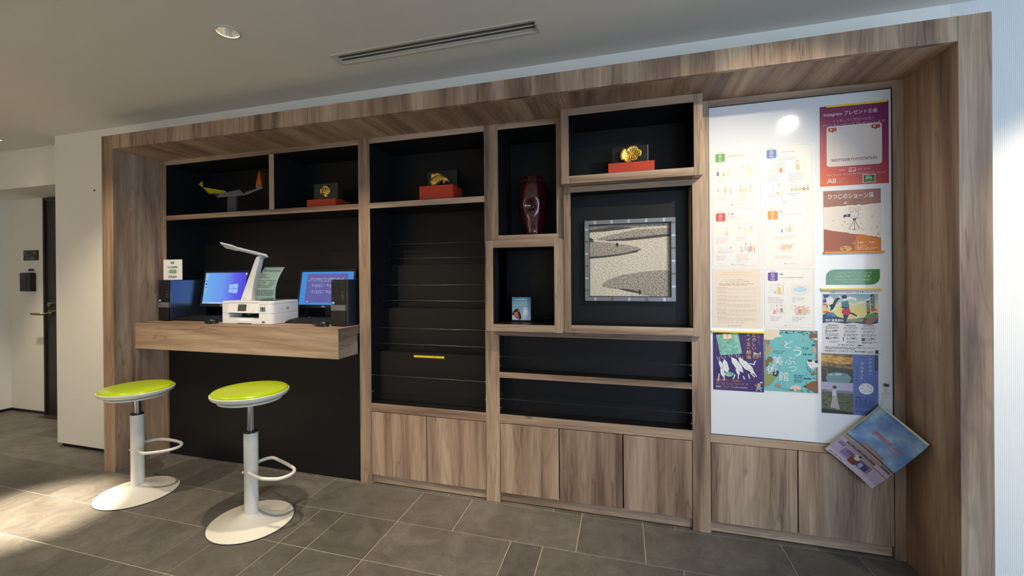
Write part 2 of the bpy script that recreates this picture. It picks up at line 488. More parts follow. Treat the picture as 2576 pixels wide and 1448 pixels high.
def glass_mat():
    m, nt, b, N, L = node_mat('clear_glass')
    out = nt.nodes['Material Output']
    tr = N('ShaderNodeBsdfTransparent'); gl = N('ShaderNodeBsdfGlossy'); gl.inputs['Roughness'].default_value = 0.02
    fr = N('ShaderNodeFresnel'); fr.inputs['IOR'].default_value = 1.45
    ge = N('ShaderNodeNewGeometry'); sb = N('ShaderNodeMath'); sb.operation = 'SUBTRACT'; sb.inputs[0].default_value = 1.0; L(ge.outputs['Backfacing'], sb.inputs[1])
    fm = N('ShaderNodeMath'); fm.operation = 'MULTIPLY'; L(fr.outputs[0], fm.inputs[0]); L(sb.outputs[0], fm.inputs[1])
    mx = N('ShaderNodeMixShader'); L(fm.outputs[0], mx.inputs[0]); L(tr.outputs[0], mx.inputs[1]); L(gl.outputs[0], mx.inputs[2])
    L(mx.outputs[0], out.inputs['Surface'])
    return m
GLASS = glass_mat()
wall_with_window('wall_front', 'window_1', -5.72, 4.4, -4.2, 0.8, 4.25, 0.25, 2.22, None)
wall_with_window('wall_right', 'window_2', -0.7, 4.3, 0.0, 0.75, 3.45, 0.25, 2.22, (PI / 2, (4.3, -4.1, 0)))

# corridor door
d1 = bpy.data.objects.new('door_1', None); COL.objects.link(d1); struct(d1)
DOORM = mat('black_brown_door', rgb(34, 31, 29), 0.45)
MB().box(-5.112, -5.09, 0.66, 0.70, 0, 1.99).box(-5.09, -4.25, 0.66, 0.70, 1.968, 1.99).build('door_frame', DOORM, d1)
box('door_leaf', DOORM, -5.086, -4.25, 0.672, 0.70, 0.006, 1.965, d1)
ROSE = mat('dull_brass', rgb(150, 140, 112), 0.35, 1.0)
def disc_y(name, m, x, y0, y1, z, r, parent):
    mb = MB(); mb.tube([(x, y0, z), (x, y1, z)], r, 20); return mb.build(name, m, parent, smooth=True)
disc_y('lock_cylinder', ROSE, -5.028, 0.655, 0.674, 1.015, 0.021, d1)
disc_y('handle_rose', ROSE, -5.012, 0.652, 0.674, 0.94, 0.026, d1)
hb = MB(); hb.tube([(-5.012, 0.66, 0.932), (-5.012, 0.60, 0.932), (-5.03, 0.585, 0.932), (-5.13, 0.585, 0.932)], [0.011, 0.011, 0.011, 0.009], 10)
hb.build('door_handle', ROSE, d1, smooth=True)
box('threshold', mat('threshold_brown', rgb(60, 45, 36), 0.5), -5.09, -4.25, 0.60, 0.672, -0.002, 0.002, d1)

# ceiling with cut-outs
def cut_ceiling():
    base = MB().box(-5.75, 4.4, -4.3, 0.7, ZC, ZC + 0.012)
    o = base.build('ceiling', CEIL)
    cut = MB()
    for x, y, *_ in LIGHTS: cut.lathe([(0.0465, ZC - 0.05), (0.0465, ZC + 0.05)], x, y, 32)
    cut.box(-1.332, -0.350, -0.180, -0.098, ZC - 0.05, ZC + 0.05)
    c = cut.build('cutter', CEIL)
    b = o.modifiers.new('cut', 'BOOLEAN'); b.operation = 'DIFFERENCE'; b.object = c; b.solver = 'EXACT'
    bpy.context.view_layer.update()
    dg = bpy.context.evaluated_depsgraph_get()
    me = bpy.data.meshes.new_from_object(o.evaluated_get(dg))
    o.modifiers.clear(); o.data = me
    bpy.data.objects.remove(c)
    struct(o)
cut_ceiling()
struct(box('ceiling_slab', CEIL, -5.75, 4.4, -4.3, 0.7, ZC + 0.14, ZC + 0.2))

# ------------------------------------------------------------------ downlights
REFL = mat('downlight_reflector', rgb(228, 228, 228), 0.2, 1.0)
TRIM = mat('downlight_trim', rgb(206, 203, 196), 0.35)
LAMP = mat('downlight_lamp', rgb(255, 240, 215), 0.4, emit=(1.0, 0.82, 0.58, 1), estr=60.0)
DL_LABEL = ['chrome recessed downlight in the ceiling left of the long air vent', 'recessed downlight in the ceiling above the left bar stool',
            'recessed downlight in the ceiling before the poster board', 'recessed downlight by the white wall right of the wooden surround',
            'recessed downlight near the corridor lintel, cut by the left picture edge', 'recessed downlight in the ceiling before the three-door cabinet', 'unseen fill downlight added behind the viewer, above the middle of the lobby',
            'unseen fill downlight added behind the viewer, nearest the left wall', 'unseen fill downlight added behind the viewer, nearest the windows', 'unseen fill downlight added close to the rear wall of the lobby']
for i, (x, y, pw, ang, tgt) in enumerate(LIGHTS):
    t = thing('downlight', DL_LABEL[i], 'downlight', (x, y, ZC), 'recessed ceiling downlights')
    MB().lathe([(0.0430, -0.0005), (0.0440, -0.004), (0.0490, -0.0045), (0.0530, -0.002), (0.0535, 0.0005), (0.0465, 0.0005)], seg=40, cap0=False, cap1=False).build('trim_ring', TRIM, t, smooth=True)
    rf = MB(); seg = 32
    rf.lathe([(0.0445, -0.001), (0.040, 0.020), (0.030, 0.050), (0.024, 0.066)], seg=seg, cap0=False, cap1=False)
    rf.build('reflector', REFL, t, smooth=False)
    MB().lathe([(0.024, 0.064), (0.020, 0.060)], seg=24).build('lamp_disc', LAMP, t, smooth=True)
    MB().lathe([(0.047, 0.003), (0.047, 0.085)], seg=24, cap0=False).build('can', BLACKM, t, smooth=True)
    d = bpy.data.lights.new('downlight_lamp', 'SPOT'); d.energy = pw; d.color = WARM
    d.spot_size = math.radians(ang); d.spot_blend = 0.75; d.shadow_soft_size = 0.022
    o = bpy.data.objects.new('downlight_beam', d); COL.objects.link(o); o.parent = t
    o.location = (0, 0, -0.004)
    o.rotation_euler = Vector((tgt[0] - x, tgt[1] - y, tgt[2] - ZC)).to_track_quat('-Z', 'Y').to_euler()
    if i in HOT:
        c = o.copy(); c.data = d.copy(); COL.objects.link(c); c.data.energy, a_, h_ = HOT[i]; c.rotation_euler = Vector((h_[0] - x, h_[1] - y, h_[2] - ZC)).to_track_quat('-Z', 'Y').to_euler(); c.data.spot_size = math.radians(a_); c.data.spot_blend = 1.0

# ------------------------------------------------------------------ air vent
VENT = mat('vent_enamel', rgb(196, 190, 176), 0.5)
vt = thing('ceiling_vent', 'long narrow air vent with louvre blades in the ceiling', 'air vent', (0, 0, ZC))
fr = MB(); vx0, vx1, vy0, vy1 = -1.342, -0.340, -0.190, -0.088
for a in ((vx0, vx1, vy0, vy0 + 0.011), (vx0, vx1, vy1 - 0.011, vy1), (vx0, vx0 + 0.011, vy0 + 0.011, vy1 - 0.011), (vx1 - 0.011, vx1, vy0 + 0.011, vy1 - 0.011)):
    fr.box(a[0], a[1], a[2], a[3], -0.005, 0.0005)
fr.build('vent_frame', VENT, vt, bevel=0.001)
for k in range(3):
    yy = -0.172 + k * 0.027
    mb = MB(); mb.v = [(vx0 + 0.011, yy, 0.002), (vx1 - 0.011, yy, 0.002), (vx1 - 0.011, yy + 0.016, 0.022), (vx0 + 0.011, yy + 0.016, 0.022),
                       (vx0 + 0.011, yy + 0.003, -0.001), (vx1 - 0.011, yy + 0.003, -0.001), (vx1 - 0.011, yy + 0.019, 0.019), (vx0 + 0.011, yy + 0.019, 0.019)]
    mb.f = [(0, 1, 2, 3), (4, 7, 6, 5), (0, 4, 5, 1), (3, 2, 6, 7), (0, 3, 7, 4), (1, 5, 6, 2)]
    mb.build('slat', VENT, vt)
MB().box(vx0 + 0.008, vx1 - 0.008, vy0 + 0.008, vy1 - 0.008, 0.045, 0.05).build('duct_back', BLACK, vt)

# ------------------------------------------------------------------ corridor signs
sg = tag(box('room_sign', mat('sign_black', rgb(30, 31, 30), 0.4), -5.402, -5.199, 0.668, 0.6755, 1.422, 1.5156), 'black room number sign on the corridor wall', 'sign')
sh = Sheet(0.203, 0.0936)
GREY = ink(190, 190, 180)
sh.text('客室', 0.05, 0.12, GREY, h=0.2); sh.text('Guest Room', 0.05, 0.42, GREY, h=0.12); sh.text('315~328', 0.13, 0.66, GREY, h=0.26)
G1 = ink(110, 140, 40)
sh.poly([(0.72, 0.12), (0.79, 0.16), (0.86, 0.12), (0.85, 0.27), (0.86, 0.42), (0.79, 0.38), (0.72, 0.42), (0.73, 0.27)], G1)
e = bpy.data.objects.new('face', None); COL.objects.link(e)
def sheet_on(parent, sheet, loc, rot=(0, 0, 0)):
    """put a sheet's print on an object: its top-left corner at loc"""
    before = set(bpy.data.objects)
    sheet.finish(parent)
    for o in [q for q in bpy.data.objects if q not in before]:
        o.location = loc; o.rotation_euler = rot
bpy.data.objects.remove(e)
sheet_on(sg, sh, (-5.402, 0.668, 1.5156))
bx = thing('wall_intercom', 'black wall box under the room sign in the corridor', 'intercom', (-5.312, 0.676, 1.134))
MB().box(-0.0725, 0.0725, -0.045, 0, 0, 0.172).build('body', BLACKP, bx, bevel=0.004)
box('seam', BLACKM, 0.022, 0.024, -0.0465, -0.044, 0.012, 0.16, bx)
sh = Sheet(0.145, 0.172); greek(sh, 0.18, 0.12, 0.5, 0.02, ink(120, 120, 116)); sh.disc(0.38, 0.27, 0.003, ink(120, 120, 116))
sheet_on(bx, sh, (-0.0725, -0.0452, 0.172))
pl = tag(box('name_plate', BLACKP, -5.339, -5.265, 0.67, 0.6755, 1.3235, 1.343), 'tiny black name plate between room sign and wall box', 'sign')
ws = thing('wall_anchor', 'small dark screw anchor in the white wall left of the surround', 'screw', (-3.6387, YW, 1.878))
disc_y('screw_head', mat('dark_screw', rgb(60, 55, 48), 0.5), 0, -0.004, 0.001, 0, 0.006, ws)
# ================================================================== WOODEN SURROUND AND SHELVING
sur = thing('wooden_surround', 'deep wooden surround framing the whole built-in shelving wall', 'surround', (-1.0, 0, 0))
def part(name, m, x0, x1, y0, y1, z0, z1, root, bevel=0.0012):
    lx, ly, lz = root.location
    return box(name, m, x0 - lx, x1 - lx, y0 - ly, y1 - ly, z0 - lz, z1 - lz, root, bevel)
part('jamb', WZ, XLO, XLI, 0, 0.62, 0, ZTO, sur)
part('jamb', WZ, XRI, XRO, 0, 0.62, 0, ZTO, sur)
nf = 3
for k in range(nf):
    a = XLI + (XRI - XLI) * k / nf; b_ = XLI + (XRI - XLI) * (k + 1) / nf
    part('fascia', WZ, a + 0.0004, b_ - 0.0004, 0, 0.02, ZTI, ZTO, sur, 0.0004)
    part('soffit', WY, a + 0.0004, b_ - 0.0004, 0.0202, 0.62, ZTI, ZTI + 0.03, sur, 0.0004)

SV = thing('built_in_shelving', 'built-in wooden shelving wall with black lined bays inside the surround', 'shelving', (-1.0, D, 0))
P = [(XLI + 0.0005, -3.100), (-1.533, -1.455), (-0.733, -0.653), (0.318, 0.398), (1.122, XRI - 0.0005)]
for a, b_ in P: part('post', WZ, a, b_, D, BK + 0.02, 0, ZTI - 0.0005, SV)
ZS = (1.652, 1.685)
def rail(a, b_, z0, z1, y0=D, y1=BK): return part('rail', WX, a, b_, y0, y1, z0, z1, SV, 0.0008)
for (a, b_), (c, d_) in zip(P[:-1], P[1:]):
    rail(b_, c, 2.041, ZTI - 0.0005)
rail(-3.100, -1.533, *ZS); rail(-1.455, -0.733, *ZS)
part('divider', WZ, -2.199, -2.161, D, BK, 1.685, 2.041, SV, 0.0008)
rail(-0.653, -0.297, 1.4285, 1.463)                       # under the vase bay
part('post', WZ, -0.333, -0.295, D, BK, 1.463, 2.041, SV, 0.0008)
rail(-1.455, -0.733, 0.438, 0.486)
rail(-0.653, 0.318, 0.438, 0.486)
rail(-0.653, 0.318, 0.916, 0.945)
rail(-0.653, 0.318, 0.686, 0.7165)
rail(0.398, 1.122, 0.437, 0.476)
# black bay linings: side, top, bottom and back sheets of every open bay
def lining(x0, x1, z0, z1, y1=BK, y0=D + 0.003, t=0.0015, back=True, floor_=True):
    mb = MB()
    mb.box(x0, x0 + t, y0, y1, z0, z1).box(x1 - t, x1, y0, y1, z0, z1).box(x0 + t, x1 - t, y0, y1, z1 - t, z1)
    if floor_: mb.box(x0 + t, x1 - t, y0, y1, z0, z0 + t)
    mb.box(x0 + t, x1 - t, y1 - 0.004, y1, z0 + t, z1 - t)
    lx, ly, lz = SV.location
    mb.v = [(x - lx, y - ly, z - lz) for x, y, z in mb.v]
    return mb.build('bay_lining', BLACK, SV)
lining(-3.100, -2.199, 1.685, 2.041); lining(-2.161, -1.533, 1.685, 2.041)
lining(-3.100, -1.533, 0.951, 1.652, floor_=False)
lining(-1.455, -0.733, 1.685, 2.041); lining(-1.455, -0.733, 0.486, 1.652)
lining(-0.653, -0.333, 1.463, 2.041)
lining(-0.653, 0.318, 0.7165, 0.916, 0.40); lining(-0.653, 0.318, 0.486, 0.686, 0.40)
# two black panels below the desk
for a, b_ in ((-3.100, -2.3695), (-2.3675, -1.5335)):
    part('lower_panel', BLACK, a, b_, 0.322, 0.34, 0.004, 0.79, SV, 0.0005)
# small shelf pin holes in the vase bay, screws
PIN = mat('pin_metal', rgb(120, 120, 122), 0.3, 1.0)
for x, zs in ((-0.651, (1.98, 1.79, 1.762, 1.735, 1.49)), (-1.453, (1.985, 1.64, 1.62))):
    for z in zs:
        mb = MB(); mb.tube([(x - SV.location.x - 0.0005, 0.03, z), (x - SV.location.x + 0.0012, 0.03, z)], 0.0028, 8); mb.build('shelf_pin', PIN, SV)

# display boxes ------------------------------------------------------
def display_box(label, x0, x1, z0, z1, y0, t, yb, ix0, ix1, iz0, iz1):
    r = thing('display_box', label, 'display box', ((x0 + x1) / 2, y0, z0), 'wooden display boxes standing proud of the shelving')
    part('side_panel', WZ, x0, ix0, y0, yb, z0, z1, r, 0.0008); part('side_panel', WZ, ix1, x1, y0, yb, z0, z1, r, 0.0008)
    part('top_panel', WX, ix0, ix1, y0, yb, iz1, z1, r, 0.0008); part('bottom_panel', WX, ix0, ix1, y0, yb, z0, iz0, r, 0.0008)
    mb = MB(); q = 0.0015; a = y0 + 0.003
    mb.box(ix0, ix0 + q, a, yb, iz0, iz1).box(ix1 - q, ix1, a, yb, iz0, iz1).box(ix0 + q, ix1 - q, a, yb, iz1 - q, iz1).box(ix0 + q, ix1 - q, a, yb, iz0, iz0 + q).box(ix0 + q, ix1 - q, yb - 0.006, yb, iz0 + q, iz1 - q)
    lx, ly, lz = r.location
    mb.v = [(x - lx, y - ly, z - lz) for x, y, z in mb.v]
    mb.build('black_lining', BLACK, r)
    return r
display_box('upper right wooden display box holding a gold shell ornament', -0.293, 0.356, 1.698, 2.0725, 0.203, 0.038, 0.478, -0.2545, 0.318, 1.736, 2.036)
display_box('small square wooden display box with a leaflet stand inside', -0.693, -0.2935, 0.953, 1.4275, 0.205, 0.038, 0.486, -0.6545, -0.332, 0.990, 1.389)
display_box('large wooden display box around the framed gravel garden picture', -0.2925, 0.356, 0.946, 1.697, 0.280, 0.04, 0.385, -0.257, 0.321, 0.986, 1.668)

# desk ---------------------------------------------------------------
dk = thing('wall_desk', 'thick floating wooden desk carrying the computers and printer', 'desk', (-2.34, 0.124, 0.778))
part('desk_slab', WX, XLI + 0.001, -1.5462, 0.124, D - 0.001, 0.778, 0.9495, dk, 0.0008)
part('desk_end', WY, -1.5460, -1.545, 0.1245, D - 0.001, 0.7785, 0.9490, dk, 0)
part('desk_slab', WX, -3.098, -1.545, D - 0.001, 0.59, 0.90, 0.9495, dk, 0)

# base cabinets ------------------------------------------------------
def cabinet(label, x0, x1, n):
    r = thing('base_cabinet', label, 'cabinet', ((x0 + x1) / 2, D, 0), 'wooden base cabinets under the shelving')
    part('body', BLACK, x0 + 0.0005, x1 - 0.0005, D + 0.021, BK, 0.056, 0.437, r, 0)
    for k in range(n):
        a = x0 + (x1 - x0) * k / n + 0.0027; b_ = x0 + (x1 - x0) * (k + 1) / n - 0.0027
        part('door', WZ, a, b_, D + 0.0005, D + 0.019, 0.058, 0.4345, r, 0.0006)
    part('toe_kick', WX, x0 + 0.001, x1 - 0.001, 0.326, 0.345, 0.004, 0.056, r, 0.002)
    return r
cabinet('two-door wooden base cabinet under the tall magazine rack', -1.455, -0.733, 2)
cabinet('three-door wooden base cabinet under the low double magazine rack', -0.653, 0.318, 3)
cabinet('two-door wooden base cabinet under the white poster board', 0.398, 1.122, 2)

# magazine racks -----------------------------------------------------
mr_ = thing('magazine_rack', 'tall stepped black magazine rack with four tiers and metal rods', 'magazine rack', (-1.094, D, 0.486))
for y0, z0, z1 in ((0.38, 0.4885, 0.784), (0.46, 0.784, 1.046), (0.54, 1.046, 1.317)):
    part('tier_panel', BLACK, -1.453, -0.735, y0, BK - 0.005, z0, z1, mr_, 0.001)
def rod(root, x0, x1, y, z, r=0.003):
    lx, ly, lz = root.location
    mb = MB(); mb.tube([(x0 - lx, y - ly, z - lz), (x1 - lx, y - ly, z - lz)], r, 10); mb.build('rod', BLACKM, root, smooth=True)
    for x in (x0, x1):
        s_ = 1 if x == x0 else -1
        mb = MB(); mb.tube([(x - lx, y - ly, z - lz), (x + s_ * 0.004 - lx, y - ly, z - lz)], 0.006, 12); mb.build('rod_bracket', STEEL, root, smooth=True)
for y, z in ((0.529, 1.450), (0.528, 1.358), (0.452, 1.189), (0.451, 1.093), (0.383, 0.930), (0.382, 0.834), (0.319, 0.653)):
    rod(mr_, -1.453, -0.735, y, z)
for x in (-1.453, -0.735):
    s_ = 1 if x < -1 else -1
    MB().tube([(x + 1.094, 0.319 - D, 0.555 - 0.486), (x + 1.094 + s_ * 0.004, 0.319 - D, 0.555 - 0.486)], 0.006, 12).build('rod_bracket', STEEL, mr_, smooth=True)
mr2 = thing('magazine_rack', 'low double magazine rack with two metal rods above the three-door cabinet', 'magazine rack', (-0.1675, D, 0.486))
for z in (0.800, 0.567):
    rod(mr2, -0.651, 0.316, 0.318, z, 0.0025)
    for x in (-0.651, 0.316):
        s_ = 1 if x < -0.1 else -1
        MB().tube([(x + 0.1675, 0.318 - D, z - 0.05 - 0.486), (x + 0.1675 + s_ * 0.004, 0.318 - D, z - 0.05 - 0.486)], 0.0055, 12).build('rod_bracket', STEEL, mr2, smooth=True)
yl = tag(MB().box(0, 0.196, -0.0006, 0, 0, 0.0125).build('label_strip', ink(236, 214, 20), loc=(-1.207, 0.3795, 0.759)), 'yellow label strip stuck on the magazine rack', 'label')
sh = Sheet(0.196, 0.0125); sh.text('To be read in the lobby only', 0.06, 0.25, ink(120, 105, 10), w=0.88, h=0.5)
sheet_on(yl, sh, (0, -0.0006, 0.0125))

# whiteboard ---------------------------------------------------------
wb = thing('whiteboard', 'tall glossy white magnetic board filled with posters', 'whiteboard', (0.76, 0.318, 0.476))
part('board_sheet', BOARD, 0.4005, 1.1195, 0.3150, 0.33, 0.478, 2.0385, wb, 0)
fr = MB()
for a in ((0.398, 0.4005, 0.476, 2.041), (1.1195, 1.122, 0.476, 2.041), (0.4005, 1.1195, 0.476, 0.478), (0.4005, 1.1195, 2.0385, 2.041)):
    fr.box(a[0] - 0.76, a[1] - 0.76, -0.008, 0.012, a[2] - 0.476, a[3] - 0.476)
fr.build('board_edge', BLACKP, wb)
part('backing', BLACK, 0.398, 1.122, 0.331, 0.35, 0.476, 2.041, wb, 0)
# ================================================================== THINGS
def grad_mat(name, axis, a, b_, stops, emit=0.0, rough=0.4, noise=0.0):
    """printed or displayed colour gradient along one local axis"""
    m, nt, bs, N, L = node_mat(name)
    tc = N('ShaderNodeTexCoord'); sp = N('ShaderNodeSeparateXYZ'); L(tc.outputs['Object'], sp.inputs[0])
    mr = N('ShaderNodeMapRange'); mr.inputs['From Min'].default_value = a; mr.inputs['From Max'].default_value = b_
    src = sp.outputs['XYZ'.index(axis)]
    if noise:
        no = N('ShaderNodeTexNoise'); no.inputs['Scale'].default_value = 30; no.inputs['Detail'].default_value = 5
        L(tc.outputs['Object'], no.inputs['Vector'])
        ma = N('ShaderNodeMath'); ma.operation = 'MULTIPLY_ADD'; ma.inputs[1].default_value = noise
        L(no.outputs['Fac'], ma.inputs[0]); L(src, ma.inputs[2]); src = ma.outputs[0]
    L(src, mr.inputs['Value'])
    rp = ramp(nt, stops); L(mr.outputs[0], rp.inputs['Fac'])
    bs.inputs['Roughness'].default_value = rough
    if emit:
        bs.inputs['Base Color'].default_value = (0.01, 0.01, 0.012, 1)
        L(rp.outputs[0], bs.inputs['Emission Color']); bs.inputs['Emission Strength'].default_value = emit
    else: L(rp.outputs[0], bs.inputs['Base Color'])
    return m
def glow(r, g, b, s=1.0):
    return mat('display_%d_%d_%d_%d' % (r, g, b, int(s * 100)), (0.01, 0.01, 0.01, 1), 0.3, emit=rgb(r, g, b), estr=s)

# ------------------------------------------------------------------ bar stools
FOOT = mat('black_rubber_edge', rgb(16, 15, 17), 0.6)
def smooth_path(pts, n=6):
    out = []
    for i in range(len(pts) - 1):
        p0 = Vector(pts[max(i - 1, 0)]); p1 = Vector(pts[i]); p2 = Vector(pts[i + 1]); p3 = Vector(pts[min(i + 2, len(pts) - 1)])
        for k in range(n):
            t = k / n
            out.append(0.5 * ((2 * p1) + (-p0 + p2) * t + (2 * p0 - 5 * p1 + 4 * p2 - p3) * t * t + (-p0 + 3 * p1 - 3 * p2 + p3) * t ** 3))
    out.append(Vector(pts[-1])); return out
def stool(label, loc, zr, loop, zf):
    t = thing('bar_stool', label, 'stool', loc, 'lime green bar stools before the desk')
    MB().lathe([(0.197, 0.0), (0.198, 0.004)], seg=64).build('base_edge', FOOT, t, smooth=True)
    MB().lathe([(0.1965, 0.004), (0.195, 0.007), (0.17, 0.010), (0.14, 0.0145), (0.11, 0.0205), (0.085, 0.0285), (0.062, 0.038), (0.046, 0.045), (0.034, 0.050)], seg=64).build('base', WHITEM, t, smooth=True)
    MB().lathe([(0.0325, 0.046), (0.0325, zf + 0.012), (0.0332, zf + 0.013), (0.0332, 0.452), (0.0325, 0.456)], seg=36).build('pole', WHITEM, t, smooth=True)
    MB().lathe([(0.0320, 0.455), (0.0310, 0.464), (0.0185, 0.4655)], seg=32).build('collar', BLACKP, t, smooth=True)
    MB().lathe([(0.0165, 0.46), (0.0165, zr - 0.012)], seg=24).build('gas_lift', CHROME, t, smooth=True)
    MB().lathe([(0.03, zr - 0.034), (0.12, zr - 0.025), (0.146, zr - 0.020), (0.148, zr - 0.012), (0.120, zr - 0.004)], seg=56).build('seat_plate', WHITEM, t, smooth=True)
    MB().lathe([(0.12, zr - 0.004), (0.155, zr - 0.003), (0.170, zr + 0.002), (0.1775, zr + 0.011), (0.1790, zr + 0.021), (0.1770, zr + 0.024), (0.1735, zr + 0.0235)], seg=64).build('seat_shell', WHITEM, t, smooth=True)
    pr_ = [(0.1735, zr + 0.020), (0.1740, zr + 0.025), (0.1715, zr + 0.0305), (0.165, zr + 0.0345), (0.15, zr + 0.0375), (0.12, zr + 0.040), (0.08, zr + 0.0415), (0.04, zr + 0.042), (0.002, zr + 0.042)]
    MB().lathe(pr_, seg=64).build('seat_cushion', LIME, t, smooth=True)
    pts = smooth_path([(x, y, zf) for x, y in loop], 5)
    MB().tube(pts, 0.0085, 12).build('footrest', WHITEM, t, smooth=True)
    MB().tube([(-0.034, -0.012, zf - 0.01), (-0.041, -0.014, zf - 0.01)], 0.006, 12).build('set_screw', WHITEM, t, smooth=True)
    return t
stool('lime green bar stool standing nearest the left jamb', (-2.717, -0.143, 0), 0.583,
      [(-0.02, 0.02), (-0.05, 0.06), (-0.052, 0.10), (-0.02, 0.132), (0.05, 0.14), (0.12, 0.136), (0.185, 0.118), (0.222, 0.074), (0.212, 0.025), (0.17, -0.02), (0.11, -0.048), (0.02, -0.02)], 0.26)
stool('lime green bar stool standing nearest the tall magazine rack', (-1.83, -0.2, 0), 0.643,
      [(-0.015, 0.02), (-0.04, 0.07), (-0.045, 0.11), (-0.018, 0.152), (0.05, 0.135), (0.15, 0.097), (0.208, 0.066), (0.232, 0.02), (0.216, -0.03), (0.18, -0.05), (0.11, -0.057), (0.01, -0.025)], 0.26)

ZD = 0.9497    # desk top
# ------------------------------------------------------------------ computer towers
LOGO = ink(150, 150, 152)
GREYB = mat('tower_grey_band', rgb(108, 108, 110), 0.4)
def tower(label, x0, y0, w, d, h):
    t = thing('computer_tower', label, 'computer', (x0 + w / 2, y0, ZD), 'black computer towers on the desk')
    hw = w / 2
    MB().box(-hw, hw, 0.012, d, 0.003, h).build('case', TOWER, t, bevel=0.002)
    for sx in (-hw + 0.02, hw - 0.03):
        box('foot', FOOT, sx, sx + 0.012, 0.03, d - 0.03, 0, 0.004, t)
    MB().box(-hw, hw, 0.0, 0.013, 0.128, h).build('bezel', BLACKP, t, bevel=0.002)
    MB().box(-hw, hw, -0.004, 0.013, 0.003, 0.093).build('lower_grille', BLACKP, t, bevel=0.002)
    MB().box(-hw, hw, -0.004, 0.013, 0.0935, 0.1275).build('band', GREYB, t, bevel=0.001)
    gl = MB()
    for i in range(7):
        for j in range(7):
            cx, cz = -hw + 0.018 + 0.005 * i + 0.0025 * (j % 2), 0.020 + 0.0095 * j
            if i + j < 11: gl.quad([(cx, -0.0043, cz), (cx + 0.0018, -0.0043, cz + 0.0035), (cx, -0.0043, cz + 0.007), (cx - 0.0018, -0.0043, cz + 0.0035)])
    gl.build('grille_holes', mat('grille_dark', rgb(8, 8, 8), 0.6), t)
    s = Sheet(w, h)
    s.rect(0.05, 0.475, 0.22, 0.525, ink(120, 175, 225)); s.rect(0.08, 0.49, 0.19, 0.51, ink(170, 205, 235))
    greek(s, 0.06, 0.025, 0.18, 0.012, ink(90, 90, 92))
    s.rect(0.36, 0.08, 0.37, 0.48, ink(10, 10, 10)); s.rect(0.74, 0.15, 0.78, 0.20, ink(60, 60, 62)); s.rect(0.78, 0.20, 0.82, 0.24, ink(8, 8, 8))
    for v in (0.26, 0.32, 0.36, 0.40): s.rect(0.79, v, 0.83, v + 0.022, ink(150, 160, 170))
    s.disc(0.72, 0.045, 0.004, ink(70, 70, 72)); s.disc(0.43, 0.235, 0.0015, ink(150, 150, 150))
    sheet_on(t, s, (-hw, -0.0002, h))
    s = Sheet(w, 0.034)
    s.disc(0.19, 0.5, 0.0115, ink(46, 46, 48)); s.disc(0.19, 0.5, 0.0102, ink(108, 108, 110)); s.text('DELL', 0.09, 0.38, ink(46, 46, 48), w=0.2, bold=0.01)
    sheet_on(t, s, (-hw, -0.0042, 0.1275))
    return t
TOWER = mat('tower_steel_black', rgb(122, 130, 146), 0.24, 0.85, bscale=2.0)
tower('black computer tower beside the left jamb with face mask sign on top', -3.097, 0.252, 0.093, 0.28, 0.2815)
tower('black computer tower at the right end of the desk', -1.672, 0.23, 0.098, 0.27, 0.2785)

